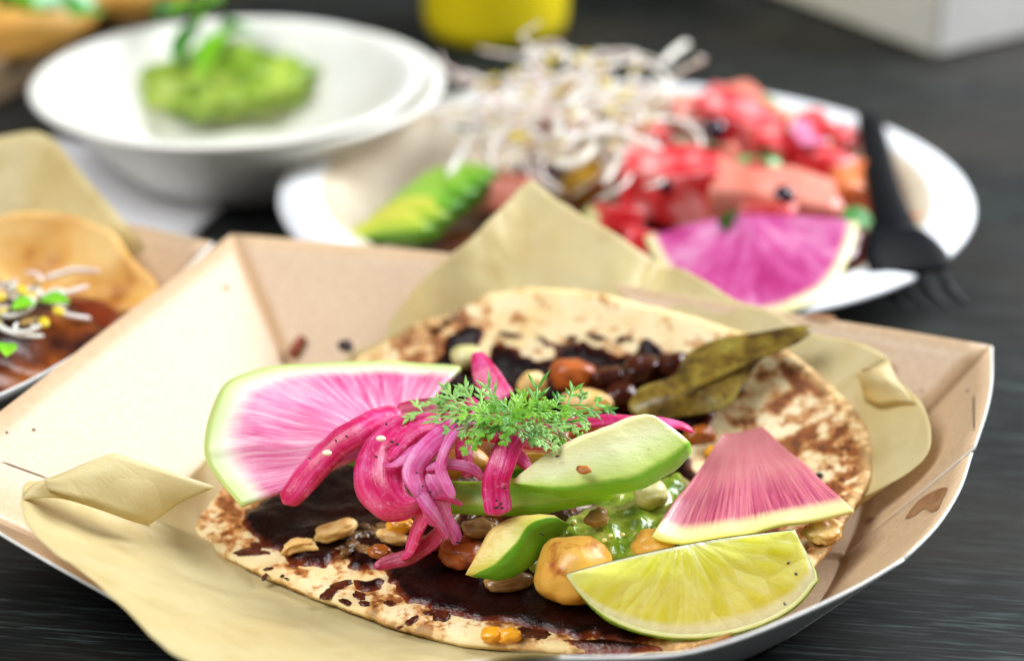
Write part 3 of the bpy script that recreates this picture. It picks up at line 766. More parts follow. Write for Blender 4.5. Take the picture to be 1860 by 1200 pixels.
F = grid_faces(RW, 40)
if np.cross(rows[1] - rows[0], rows[40] - rows[0]).dot(nl) < 0: F = [f[::-1] for f in F]
mk('flesh', rows, F, LIMEF, limething, {'c': C, 'polar': PV})
# second cut face and peel
bk = np.array([0.15, 1.25, -1.0]); arc2 = []
for k in range(40):
    u = k / 39; w = math.sin(math.pi * u) ** 0.6
    arc2.append(ridge[k] * 1.0 + bk * w * 1.0)
arc2 = np.array(arc2); rows = []; C = []; PV = []
for i in range(12):
    s = i / 11
    for k in range(40):
        p = ridge[k] * (1 - s) + arc2[k] * s; rows.append(p + np.array([0, 0, 0.015])); C.append(max(s ** 2, (1 - s) ** 4)); PV.append((k * 0.06, s, 2))
mk('flesh', rows, grid_faces(12, 40), LIMEF, limething, {'c': C, 'polar': PV})
PITH = simple('lime pith', (228, 232, 176), (214, 222, 150), 5, 0.4)
rows = []
for i in range(12):
    s = max(0, i - 2) / 9
    for k in range(40):
        u = k / 39
        p = arcp[k] * (1 - s) + arc2[k] * s
        o = p - ridge[k]; L = np.linalg.norm(o) + 1e-6
        ex = (0.0, 0.07, 0.11)[i] if i < 3 else 0.11 + 0.40 * math.sin(math.pi * s)
        rows.append(p + o / L * ex * min(1, 6 * min(u, 1 - u)) + nl * (0.02 - 0.02 * min(i, 3)))
mk('peel', rows, grid_faces(12, 40), PEEL, limething, solid=0.02, off=0, mats=[PEEL, PITH], midx=[1 if i < 1 else 0 for i in range(11) for _ in range(39)])

# ------------------------------------------------------------------ nuts, potatoes, chunks
NUT = simple('toasted nut', (238, 204, 136), (214, 158, 78), 2.2, 0.34, sss=0.15, bump=0.2, bs=5, spec=0.5)
NUTB = simple('browned nut', (176, 96, 28), (120, 52, 14), 2.0, 0.2, coat=0.4, bump=0.2)
POT = simple('glazed yellow potato', (222, 172, 78), (204, 136, 44), 0.9, 0.42, sss=0.2, c3=(160, 74, 20), s3=1.8, bump=0.5, bs=5, coat=0.1)
ORNG = simple('glazed orange chunk', (196, 104, 42), (152, 62, 22), 1.6, 0.32, c3=(96, 26, 10), s3=4, bump=0.5, coat=0.2)
MOLEC = simple('mole coated lump', (46, 14, 8), (84, 32, 14), 1.6, 0.2, bump=0.4, bs=4)
MUSH = simple('stewed mushroom', (176, 132, 76), (120, 82, 40), 1.5, 0.3, bump=0.2, coat=0.3)
PALE = simple('pale onion piece', (222, 214, 160), (198, 192, 110), 2, 0.3, sss=0.2)
GREY = simple('shiny grain', (146, 108, 62), (62, 38, 18), 2.2, 0.2, coat=0.3, bump=0.3)
CORN = simple('yellow corn kernel', (240, 176, 40), (226, 146, 22), 2, 0.28, sss=0.2, coat=0.3)
def px(w): return w * 0.0104
for u, v, dz, r, rot, am, sd, mt, nm, lab, cat, bend in [
 (611, 963, 0.30, (0.43, 0.19, 0.17), (0, -0.1, 0.42), 0.10, 1, NUT, 'peanut_half', 'long pale peanut half on the mole near the left front', 'nut', 0.03),
 (541, 989, 0.22, (0.34, 0.13, 0.13), (0, 0, 0.32), 0.25, 2, NUT, 'peanut_piece', 'small curved peanut piece touching the long peanut half at its left', 'nut', -0.16),
 (712, 975, 0.30, (0.30, 0.13, 0.13), (0, 0.1, -0.3), 0.10, 3, NUT, 'peanut_piece', 'yellow nut piece under the broad onion petal', 'nut', 0),
 (728, 953, 0.5, (0.30, 0.15, 0.15), (0, 0, -0.1), 0.12, 4, CORN, 'peanut_piece', 'orange yellow nut piece just below the onion petal edge', 'nut', 0),
 (690, 1002, 0.22, (0.23, 0.14, 0.13), (0, 0, -0.1), 0.10, 5, NUTB, 'peanut_piece', 'shiny brown nut half sunk in the mole at the front', 'nut', 0),
 (785, 985, 0.30, (0.32, 0.16, 0.15), (0, 0, 0.2), 0.15, 6, NUTB, 'peanut_piece', 'browned nut piece behind the pale onion strand ends', 'nut', 0),
 (1298, 823, 0.9, (0.20, 0.15, 0.15), (0, 0, 0.2), 0.10, 7, CORN, 'corn_kernel', 'larger yellow corn kernel on the point of the radish wedge', 'corn', 0),
 (1328, 826, 0.9, (0.17, 0.13, 0.13), (0, 0, -0.2), 0.10, 8, CORN, 'corn_kernel', 'smaller yellow corn kernel at the right of its twin on the radish wedge', 'corn', 0),
 (892, 1152, 0.12, (0.19, 0.16, 0.13), (0, 0, 0), 0.22, 9, CORN, 'corn_kernel', 'yellow crumb at the front tortilla edge, left of two', 'corn', 0),
 (925, 1153, 0.12, (0.21, 0.14, 0.12), (0, 0, 0.2), 0.25, 10, CORN, 'corn_kernel', 'yellow crumb at the front tortilla edge, right of two', 'corn', 0),
 (1044, 1036, 0.75, (0.74, 0.66, 0.66), (0, 0, 0.1), 0.10, 11, POT, 'potato', 'biggest round yellow potato wedged left of the lime', 'potato', 0),
 (1186, 990, 0.75, (0.44, 0.36, 0.32), (0, 0, 0.2), 0.10, 12, POT, 'potato', 'smaller yellow potato half hidden behind the lime', 'potato', 0),
 (842, 1004, 0.40, (0.46, 0.34, 0.28), (0, 0.1, -0.5), 0.16, 13, ORNG, 'orange_chunk', 'glazed orange chunk left of the yellow avocado chunk', 'vegetable chunk', 0),
 (1040, 682, 0.55, (0.48, 0.36, 0.36), (0, 0, 0), 0.10, 14, ORNG, 'orange_chunk', 'glazed orange round chunk in the mole at the back', 'vegetable chunk', 0),
 (966, 702, 0.7, (0.32, 0.24, 0.36), (0, 0, 0.2), 0.10, 15, NUT, 'potato', 'pale cream chunk behind the herb sprig', 'potato', 0),
 (848, 648, 0.5, (0.34, 0.26, 0.26), (0, 0, 0.2), 0.08, 16, PALE, 'pale_onion_piece', 'pale green round piece at the back beside the folded magenta onion', 'vegetable chunk', 0),
 (1064, 730, 0.85, (0.54, 0.30, 0.26), (0, 0, -0.1), 0.12, 17, NUT, 'potato', 'cream yellow chunk right behind the herb sprig', 'potato', 0),
 (1182, 898, 1.25, (0.34, 0.26, 0.26), (0.3, 0, 0.5), 0.14, 18, PALE, 'pale_onion_piece', 'pale translucent onion piece in the green salsa', 'vegetable chunk', 0),
 (1084, 940, 1.25, (0.24, 0.18, 0.18), (0.2, 0, 0.6), 0.18, 19, MUSH, 'mushroom_piece', 'brown cube in the green salsa below the pale avocado wedge', 'mushroom', 0),
 (925, 1055, 0.25, (0.46, 0.24, 0.15), (0, 0, 0.25), 0.10, 20, MUSH, 'mushroom_piece', 'flat tan mushroom slice under the yellow avocado chunk', 'mushroom', 0),
 (1496, 962, 0.2, (0.36, 0.30, 0.20), (0, 0, 0.4), 0.25, 21, NUT, 'tortilla_crumb', 'torn tortilla crumb between the lime and the radish wedge tip', 'crumb', 0),
 (1270, 790, 0.5, (0.36, 0.22, 0.2), (0, 0, 0.2), 0.2, 22, NUTB, 'orange_chunk', 'small browned chunk above the radish wedge point', 'vegetable chunk', 0),
 (840, 840, 1.9, (0.50, 0.3, 0.3), (0, 0, 0.1), 0.1, 23, POT, 'potato', 'orange yellow potato glimpsed behind the onion strands', 'potato', 0),
 (1075, 800, 1.75, (0.50, 0.3, 0.3), (0, 0, 0.1), 0.15, 24, ORNG, 'orange_chunk', 'orange chunk under the right end of the herb sprig', 'vegetable chunk', 0),
 (1105, 690, 0.4, (0.42, 0.3, 0.3), (0, 0, 0.1), 0.2, 31, MOLEC, 'sauced_chunk', 'mole coated lump right of the glazed orange round chunk', 'vegetable chunk', 0),
 (1165, 672, 0.4, (0.46, 0.34, 0.3), (0, 0, 0.6), 0.2, 32, MOLEC, 'sauced_chunk', 'mole coated lump at the back, nearest the olive strip', 'vegetable chunk', 0),
 (1130, 722, 0.5, (0.40, 0.28, 0.3), (0, 0, 0.3), 0.2, 33, MOLEC, 'sauced_chunk', 'mole coated lump right of the cream chunk behind the sprig', 'vegetable chunk', 0),
 (1225, 662, 0.35, (0.36, 0.3, 0.26), (0, 0, 0.3), 0.2, 34, MOLEC, 'sauced_chunk', 'mole coated lump touching the olive strip from behind', 'vegetable chunk', 0),
 (870, 960, 0.8, (0.34, 0.2, 0.16), (0, 0, 0.1), 0.2, 25, MUSH, 'mushroom_piece', 'brown mushroom bit under the long green avocado slice', 'mushroom', 0),
]:
    o = blob(nm, T(u, v, dz), r, mt, rot=rot, amp=am + (0.14 if 'nut' in nm or 'crumb' in nm else 0.06), ns=1.7 if 'nut' in nm else 1.3, seed=sd, s=4, bend=bend, sq=1.0 if nm == 'potato' else 0.85)
    tag(o, lab, cat)
rnd = random.Random(5)
V = []; F = []
for i in range(30):
    if i < 20: u, v = rnd.uniform(615, 700), rnd.uniform(955, 1012)
    else: u, v = rnd.uniform(818, 900), rnd.uniform(928, 965)
    dz = 0.13 if i < 20 else 0.75
    bv, bf = blob('', T(u, v, dz), (rnd.uniform(.08, .2), rnd.uniform(.06, .12), 0.05), None, rot=(0, 0, rnd.uniform(0, 3)), amp=0.5, seed=i, s=3, build=False)
    F += [[k + len(V) for k in f] for f in bf]; V += list(bv)
tag(mk('grains', V, F, GREY), 'glossy brown grains clinging in the mole beside the peanuts', 'grains', kind='stuff')

# ------------------------------------------------------------------ roasted olive strip
m = Mat('roasted olive pepper', rough=0.35, spec=0.45)
pv = m.attr('polar', 'Vector')
col = m.ramp(m.noise(1.4, 5, 0.65), [(0.34, S(70, 50, 14)), (0.5, S(124, 100, 32)), (0.66, S(150, 136, 56))])
col = m.mix(m.ramp(m.noise(5, 4), [(0.56, 0.0), (0.68, 0.7)]), col, S(60, 34, 12))
m.base(col).bump(m.noise(3, 5), 0.6, 0.06)
pts = cr([P(1142, 742, 1.9), P(1160, 706, 2.1), P(1222, 680, 2.3), P(1246, 642, 2.6), P(1302, 614, 2.8), P(1390, 602, 3.0), P(1476, 592, 3.2), P(1440, 626, 3.0), P(1384, 652, 2.7), P(1352, 698, 2.3), P(1322, 740, 2.0), P(1254, 756, 1.8), P(1190, 762, 1.75)], 70, True)
tag(fan('roasted_pepper_strip', P(1262, 705, 2.35), pts, m.m, rings=16, solid=0.05, closed=True, bow=0.0, amp=0.07), 'olive brown roasted pepper strip with a pointed tail at the back right', 'pepper strip')

# ------------------------------------------------------------------ green salsa
m = Mat('green tomatillo salsa', rough=0.15, spec=0.5, coat=0.4, sss=0.3, sr=(0.5, 1, 0.2), sscale=0.3)
col = m.ramp(m.noise(1.8, 5, 0.6), [(0.34, S(88, 122, 22)), (0.52, S(146, 168, 52)), (0.68, S(194, 196, 96))])
m.base(col).bump(m.math('ADD', m.noise(3.5, 5), m.math('MULTIPLY', m.vor(5), 0.4)), 0.5, 0.08)
SALSA = m.m
spx = [(985, 990), (1020, 955), (1060, 925), (1130, 905), (1190, 880), (1240, 865), (1275, 890), (1270, 950), (1240, 1000), (1180, 1025), (1120, 1030), (1060, 1020), (1005, 1010)]
def heapz(x, y): return zt(x, y) + 0.55
sal = pool('green_salsa', [PS(u, v, heapz) for u, v in spx], heapz, lambda s, x, y: 0.55 * (1 - math.exp(-s / 0.4)) + 0.2 * mnoise.noise(Vector((x * 1.8, y * 1.8, 4))) + 0.08 * mnoise.noise(Vector((x * 4, y * 4, 4))), SALSA, step=0.06, wob=0.12, seed=8, skirt=0.45, dip=2.0)
tag(sal, 'wet green tomatillo salsa spooned between the avocado and the lime', 'salsa')
SEED = simple('tomatillo seed', (226, 220, 150), (206, 196, 110), 4, 0.25, sss=0.2)
V = []; F = []
for i in range(14):
    u, v = rnd.uniform(1040, 1235), rnd.uniform(905, 985)
    bv, bf = blob('', PS(u, v, heapz, 0.42), (0.055, 0.05, 0.04), None, seed=i, s=2, build=False)
    F += [[k + len(V) for k in f] for f in bf]; V += list(bv)
tag(mk('salsa_seeds', V, F, SEED), 'tiny pale tomatillo seeds in the green salsa', 'seeds', kind='stuff')

# ------------------------------------------------------------------ herb sprig
HERB = []
for i, (a, b) in enumerate((((88, 156, 26), (146, 200, 56)), ((60, 126, 20), (104, 166, 38)), ((112, 172, 70), (164, 204, 112)))):
    HERB.append(simple('feathery herb %s' % 'abc'[i], a, b, 3, 0.45, sss=0.15, sscale=0.05))
hc = P(930, 765, 4.0)
herb = thing('herb_sprig', 'feathery bright green herb sprig crowning the pickled onions', 'herb sprig', hc)
def frond(a, b, mat, seed, n=7, lw=0.045, size=1.0):
    r = random.Random(seed); V = []; F = []
    def blade(p, d, L, w, up):
        d = d / np.linalg.norm(d); sd = np.cross(d, up); sd /= np.linalg.norm(sd) + 1e-9
        k = len(V); q = p + d * L * 0.55 + up * 0.02 * L
        for t in (p - sd * w * 0.3, p + sd * w * 0.3, q + sd * w * 0.62, p + d * L, q - sd * w * 0.62, q + up * w * 0.25): V.append(t)
        F.extend([(k, k + 1, k + 2, k + 5), (k + 5, k + 2, k + 3), (k, k + 5, k + 4), (k + 5, k + 3, k + 4)])
    L = np.linalg.norm(b - a); mid = (a + b) / 2 + np.array([r.uniform(-.1, .1), 0, 0.03 + r.uniform(0, .08)]) * L
    path = cr([a, mid, b], 14)
    tv, tf, _ = tube('', [a, mid, b], 0.035, 0.03, None, sides=5, N=12, build=False)
    F.extend([[k + len(V) for k in f] for f in tf]); V.extend(list(tv))
    for i in range(n):
        s = 0.30 + 0.70 * i / (n - 1); p = path[int(s * 13)]
        tg = path[min(13, int(s * 13) + 1)] - path[max(0, int(s * 13) - 1)]; tg /= np.linalg.norm(tg)
        up = np.array([r.uniform(-.35, .35), -0.4 + r.uniform(-.2, .2), 0.85]); up /= np.linalg.norm(up)
        sdv = np.cross(tg, up); sdv /= np.linalg.norm(sdv)
        ll = L * (0.34 * (1.15 - s * 0.65)) * r.uniform(0.8, 1.2) * size
        for sg in (-1, 1):
            d = tg * 0.75 + sdv * sg * r.uniform(0.5, 0.9) + up * r.uniform(-0.2, 0.35)
            d /= np.linalg.norm(d)
            blade(p, d, ll, lw * 0.8, up)
            for f_, a_ in ((0.45, 0.75), (0.45, -0.75), (0.75, 0.5), (0.75, -0.5)):
                d2 = d + np.cross(d, up) * a_ + up * r.uniform(-.15, .25)
                blade(p + d * ll * f_ * 0.9, d2, ll * r.uniform(0.42, 0.62), lw, up)
    blade(path[-1], path[-1] - path[-2], L * 0.2, lw, np.array([0, -.4, .9]))
    mk('frond', V, F, mat, herb, smooth=False)
ends = [(768, 748, 3.7, 2), (796, 730, 3.6, 2), (820, 782, 3.75, 2), (848, 812, 3.6, 0), (892, 782, 3.9, 1), (915, 800, 3.8, 0), (972, 802, 3.8, 2), (1002, 806, 3.75, 2), (1042, 800, 3.5, 0), (1052, 768, 3.7, 2), (1082, 736, 3.5, 1), (990, 728, 3.8, 0), (940, 732, 4.0, 0), (880, 732, 4.0, 0), (1018, 748, 4.0, 0), (850, 752, 4.1, 0), (960, 752, 4.4, 0), (925, 775, 4.3, 1)]
for i, (u, v, z, mi) in enumerate(ends):
    r = random.Random(i)
    a = hc + np.array([r.uniform(-.3, .3), r.uniform(-.2, .2), r.uniform(-.15, .15)])
    frond(a, P(u, v, z), HERB[mi], i, n=5, lw=0.058)

# ------------------------------------------------------------------ small crumbs, seeds, specks
WHITE_SEED = simple('sesame seed', (250, 232, 200), rough=0.35, sss=0.2)
for u, v, z, lab in ((692, 796, 3.58, 'white sesame seed on the broad pink onion petal'), (594, 822, 3.05, 'cream sesame seed on the long onion spear')):
    tag(blob('sesame_seed', P(u, v, z), (0.10, 0.06, 0.04), WHITE_SEED, rot=(0.5, 0, -0.2), amp=0.05, s=2), lab, 'sesame seed')
CRUMB = simple('reddish crumb', (150, 70, 34), (96, 36, 20), 4, 0.5, bump=0.4)
DCR = simple('dark crumb', (50, 26, 20), (30, 14, 12), 4, 0.5)
tag(tube('crumb', [wall_pt(532, 650, .06), wall_pt(540, 630, .1), wall_pt(552, 612, .06)], 0.28, 0.2, CRUMB, amp=0.06), 'reddish crumb stuck on the white left wall of the front tray', 'crumb')
tag(blob('crumb', T(628, 628, 0.05), (0.2, 0.2, 0.12), DCR, amp=0.3, s=2), 'dark crumb in the back left corner of the front tray', 'crumb')
tag(tube('charred_bit', [T(1452, 866, .05), T(1475, 864, .08), T(1495, 860, .05)], 0.14, 0.08, DCR, amp=0.03), 'elongated black charred bit beside the radish wedge on the tortilla', 'charred bit')
BLK = simple('black pepper speck', (24, 20, 18), rough=0.6)
V = []; F = []
sp_list = [(P(712, 802, 3.6)), P(722, 806, 3.6), P(683, 829, 3.4), P(702, 770, 3.6), P(610, 800, 3.2), P(630, 792, 3.3), P(563, 832, 2.9), P(757, 858, 3.55), P(768, 882, 3.35), P(782, 893, 3.2), P(916, 886, 3.15), P(902, 908, 2.9), P(910, 914, 2.9), P(905, 920, 2.85), P(912, 922, 2.8), P(900, 922, 2.8), P(922, 812, 3.75), P(838, 868, 3.4), P(985, 970, 2.1), P(1012, 828, 3.6), P(832, 985, 1.8), P(844, 725, 3.5)]
sp_list += [T(*q, 0.02) for q in ((1410, 826), (1452, 808), (1540, 815), (1500, 905), (520, 1050), (512, 1045), (362, 1010), (1530, 870))]
sp_list += [wall_pt(*q, .01) for q in ((1758, 710), (1674, 708), (60, 780), (12, 785))] + [P(1432, 1022, 2.1), P(1446, 1042, 1.95), P(1425, 1096, 1.55)]
for i, p in enumerate(sp_list):
    bv, bf = blob('', p, (rnd.uniform(.03, .06), rnd.uniform(.02, .035), .02), None, rot=(0.4, 0, rnd.uniform(0, 3)), amp=0.4, seed=i, s=1, build=False)
    F += [[k + len(V) for k in f] for f in bf]; V += list(bv)
tag(mk('pepper_specks', V, F, BLK), 'tiny black pepper and char specks scattered over the toppings', 'pepper specks', kind='stuff')

# ------------------------------------------------------------------ salad plate behind
PLATE_IN = simple('pulp board shaded cream', (218, 206, 182), (206, 190, 162), 0.6, 0.5, bump=0.1, bs=10)  # shading of the plate's inner wall put into a cream tone
PLATE_W = simple('white pulp board', (240, 240, 242), (230, 232, 236), 0.8, 0.5, bump=0.1, bs=10)
plc = np.array([3.05, 13.6, 0.0])
prof = [(0.05, 0.12), (5.6, 0.12), (6.4, 0.35), (7.7, 1.5), (8.25, 1.78), (8.9, 1.82), (9.35, 1.70), (9.4, 1.6), (9.2, 1.55), (8.3, 1.6), (7.7, 1.3), (6.3, 0.15), (5.6, 0.02), (0.05, 0.02)]
plate = lathe('oval_plate', plc, prof, PLATE_W, sx=1.0, sy=0.9, mats=[PLATE_W, PLATE_IN], midx=[1 if k < 4 else 0 for k in range(len(prof) - 1) for _ in range(72)])
tag(plate, 'white oval plate of fruit and sprout salad behind the taco tray', 'plate')
PCX, PCY = plc[0], plc[1]
def zp(x, y):
    r = math.hypot(x - PCX, (y - PCY) / 0.9); return 0.2 + max(0, 1 - (r / 7.0) ** 2) * 1.0
m = Mat('dark salad bed', rough=0.35)
m.base(m.ramp(m.vor(1.1, out='Color'), [(0.1, S(40, 16, 26)), (0.4, S(64, 66, 26)), (0.6, S(100, 36, 34)), (0.9, S(150, 96, 46))])).bump(m.noise(1.5), 0.8, 0.3)
bed = pool('mixed_salad', [plc + np.array([math.cos(a) * 6.6, math.sin(a) * 5.6, 0]) for a in np.linspace(0, 2 * math.pi, 30)[:-1]] , lambda x, y: 0.2, lambda s, x, y: 1.0 * (1 - math.exp(-s / 1.6)) + 0.35 * mnoise.noise(Vector((x * 0.9, y * 0.9, 1))), m.m, step=0.22, wob=0.25)
tag(bed, 'dark mixed salad lying under the fruit on the oval plate', 'salad')
m = Mat('watermelon flesh', rough=0.36, spec=0.8, sss=0.15, sr=(1, 0.3, 0.2), sscale=0.4, coat=0.2)
m.base(m.ramp(m.noise(1.1, 4), [(0.38, S(206, 14, 26)), (0.50, S(224, 62, 68)), (0.60, S(242, 158, 154))])).bump(m.noise(3), 0.4, 0.08)
MELON = m.m
MELON2 = simple('pale grapefruit flesh', (230, 150, 132), (214, 112, 92), 1.0, 0.3, sss=0.3, bump=0.3, bs=3)
for u, v, z, d, rot, mt, nm, lab, cat in [
 (1218, 340, 2.1, (2.65, 1.8, 1.7), (0.05, 0.03, -0.12), MELON, 'watermelon_cube', 'largest red watermelon cube in the middle of the salad', 'watermelon'),
 (1335, 222, 2.1, (2.3, 1.5, 1.2), (0.1, 0.25, -0.5), MELON, 'watermelon_cube', 'red watermelon cube at the back beside the sprouts', 'watermelon'),
 (1440, 268, 2.1, (2.3, 1.7, 1.3), (0.0, -0.15, 0.35), MELON, 'watermelon_cube', 'red watermelon cube at the back right near the fork handle', 'watermelon'),
 (1400, 370, 2.0, (3.2, 1.9, 1.4), (0.1, 0.1, -0.15), MELON2, 'grapefruit_chunk', 'pale pink translucent fruit chunk above the radish slice', 'fruit'),
 (1250, 215, 2.2, (1.3, 1.0, 0.9), (0.2, 0.1, 0.3), MELON2, 'grapefruit_chunk', 'pale pink fruit chunk right beside the sprout pile', 'fruit'),
 (1545, 335, 1.8, (1.1, 1.6, 0.8), (0.2, 0.3, 0.1), simple('orange fruit', (226, 140, 84), (206, 96, 46), 0.9, 0.3, sss=0.3), 'orange_piece', 'orange fruit slice leaning beside the fork handle', 'fruit'),
 (1000, 232, 2.1, (1.4, 1.0, 0.9), (0.2, 0.3, 0.2), simple('tomato flesh', (196, 64, 34), (226, 110, 60), 1, 0.3), 'tomato_piece', 'orange red tomato piece showing through the sprouts', 'tomato'),
 (1065, 325, 1.9, (0.9, 1.4, 0.7), (0.3, 0.4, -0.5), simple('yellow squash', (206, 162, 48), (160, 112, 30), 1, 0.35), 'squash_piece', 'yellow brown squash piece left of the big watermelon cube', 'squash'),
 (980, 312, 1.7, (0.9, 0.9, 0.6), (0.3, 0.1, 0.5), simple('purple cabbage', (86, 26, 66), (50, 16, 40), 1, 0.3), 'cabbage_piece', 'dark purple cabbage piece beside the avocado on the plate', 'cabbage'),
 (1090, 395, 1.6, (0.8, 0.8, 0.5), (0.3, 0.1, 0.5), PALE, 'cucumber_piece', 'pale green cucumber piece below the big watermelon cube', 'cucumber'),
 (1400, 205, 2.2, (0.5, 1.0, 0.5), (0.2, 0.1, 0.5), simple('lime peel piece', (150, 160, 30), (90, 130, 20), 1.5, 0.35), 'green_rind_piece', 'olive green rind piece at the back of the plate', 'fruit'),
]:
    tag(chunk(nm, P(u, v, z), d, mt, rot, bev=0.16, amp=0.09, seed=len(lab)), lab, cat)
rx = random.Random(3)
MX = [(MELON, 'watermelon_cube', 'watermelon'), (MELON2, 'grapefruit_chunk', 'fruit'), (MELON, 'watermelon_cube', 'watermelon')]
for i, (u, v, z, where) in enumerate([(1180, 255, 2.2, 'small fruit cube tucked behind the biggest watermelon cube'), (1300, 300, 2.3, 'small fruit cube in the gap right of the biggest watermelon cube'), (1385, 320, 2.4, 'small fruit cube lying above the pale pink chunk'), (1500, 300, 2.0, 'small fruit cube left of the fork handle'), (1480, 385, 1.9, 'small fruit cube behind the right tip of the magenta radish'), (1125, 400, 1.6, 'small fruit cube below the biggest watermelon cube at its left'), (1165, 440, 1.5, 'small fruit cube at the left tip of the magenta radish'), (1345, 185, 2.0, 'small fruit cube at the back rim of the salad plate'), (1530, 255, 1.7, 'small fruit cube at the back right beside the fork handle end'), (1400, 400, 2.0, 'small fruit cube resting behind the magenta radish middle'), (930, 350, 1.7, 'small fruit cube beside the green avocado slice')]):
    mt, nm, cat = MX[i % 3]; k = rx.uniform(0.8, 1.25)
    tag(chunk(nm, P(u, v, z), (1.1 * k, 0.9 * k, 0.7 * k), mt, (rx.uniform(-.4, .4), rx.uniform(-.4, .4), rx.uniform(-1, 1)), bev=0.12, amp=0.08, seed=i), where, cat)
SCAL = simple('scallion green', (58, 160, 50), (150, 210, 150), 1.2, 0.3)
DLEAF = simple('dark salad leaf', (30, 60, 18), (60, 96, 30), 1.2, 0.35)
for i, (u, v, z, k, lab) in enumerate([(1155, 300, 2.5, 0, 'green salad leaf left of the biggest watermelon cube'), (1095, 262, 2.6, 0, 'green salad leaf under the front of the sprout pile'), (1395, 285, 2.9, 1, 'dark salad leaf between the scallion piece and the back cubes'), (1290, 280, 2.8, 1, 'dark salad leaf at the right back of the biggest watermelon cube'), (1330, 405, 2.4, 1, 'dark salad leaf in the gap above the magenta radish'), (1560, 400, 2.1, 0, 'green salad leaf beside the fork near the red pepper'), (850, 240, 2.4, 1, 'dark green salad leaf at the left of the sprout pile')]):
    leaf('salad_leaf', P(u, v, z), 0.95, 0.55, (0.3 + 0.2 * (i % 3), 0.2, i * 1.1), (SCAL, DLEAF)[k], lab)
tag(tube('scallion_piece', [P(1335, 295, 2.6), P(1375, 298, 2.65), P(1420, 300, 2.5)], 0.5, 0.3, SCAL, N=12), 'bright green scallion piece on top of the pale fruit', 'scallion')
BERRY = simple('dark berry', (30, 16, 40), (50, 24, 50), 1, 0.2, coat=0.4)
for u, v, z, r, lab in ((1297, 235, 2.6, 0.36, 'dark berry beside the back watermelon cube'), (1424, 355, 2.55, 0.30, 'dark berry sitting on the pale fruit chunk'), (1268, 424, 1.9, 0.30, 'dark berry under the big watermelon cube, above the radish slice'), (1210, 335, 2.5, 0.24, 'small dark berry on the front face of the big watermelon cube')):
    tag(blob('berry', P(u, v, z), (r, r, r * 0.9), BERRY, amp=0.06, s=3), lab, 'berry')
arc = cr([P(1172, 428, 2.3), P(1192, 470, 2.1), P(1240, 532, 1.9), P(1330, 568, 1.8), P(1430, 568, 1.8), P(1510, 522, 1.9), P(1548, 452, 2.1), P(1560, 402, 2.3)], 60)
RAD3 = radish_mat('watermelon radish vivid', S(210, 146, 180), S(188, 76, 138), S(162, 32, 102), S(232, 208, 184), S(226, 220, 160), 0.88, 2.0)
tag(fan('radish_slice', P(1360, 398, 2.3), arc, RAD3, rings=18, solid=0.15, bow=0.15, amp=0.05), 'vivid magenta radish slice at the front of the salad plate', 'radish slice')
tag(chunk('red_pepper_piece', P(1535, 455, 1.5), (1.2, 1.8, 0.6), simple('red pepper', (196, 14, 26), (160, 8, 20), 1, 0.2, coat=0.3), (0.1, 0.4, -0.4), bev=0.2, seed=4), 'deep red pepper piece between the magenta radish slice and the fork', 'red pepper')
arc = cr([P(1432, 232, 2.8), P(1440, 205, 2.8), P(1475, 200, 2.7), P(1510, 222, 2.6), P(1512, 258, 2.5)], 30)
tag(fan('radish_slice', P(1455, 262, 2.8), arc, RAD1, rings=10, solid=0.12), 'small pink radish slice standing at the back right of the salad', 'radish slice')
AVF = [avo_mat('salad avocado yellow', S(206, 200, 84), S(182, 192, 64), S(144, 176, 44), S(84, 136, 20)), avo_mat('salad avocado green', S(160, 194, 80), S(126, 178, 50), S(92, 156, 26), S(62, 122, 14))]
for k, lab in enumerate(('frontmost yellow green avocado slice of the fan on the salad plate', 'second avocado slice from the front of the fan on the salad plate', 'middle avocado slice of the fan on the salad plate', 'fourth avocado slice from the front of the fan on the salad plate', 'rearmost bright green avocado slice, under the hanging sprouts')):
    dx, dy = 26 * k, -21 * k; z0 = 1.5 + 0.14 * k
    wedge('avocado_slice', [(P(622 + dx, 432 + dy, z0), P(636 + dx, 440 + dy, z0 - .1), P(644 + dx, 446 + dy, z0 - .4)), (P(680 + dx, 392 + dy, z0 + .35), P(706 + dx, 424 + dy, z0 + .1), P(712 + dx, 444 + dy, z0 - .4)), (P(738 + dx, 380 + dy, z0 + .45), P(768 + dx, 418 + dy, z0 + .15), P(774 + dx, 440 + dy, z0 - .4)), (P(790 + dx, 385 + dy, z0 + .3), P(806 + dx, 402 + dy, z0 + .1), P(806 + dx, 418 + dy, z0 - .3))], AVF[0 if k < 2 else 1], lab, seed=9 + k, N=16)
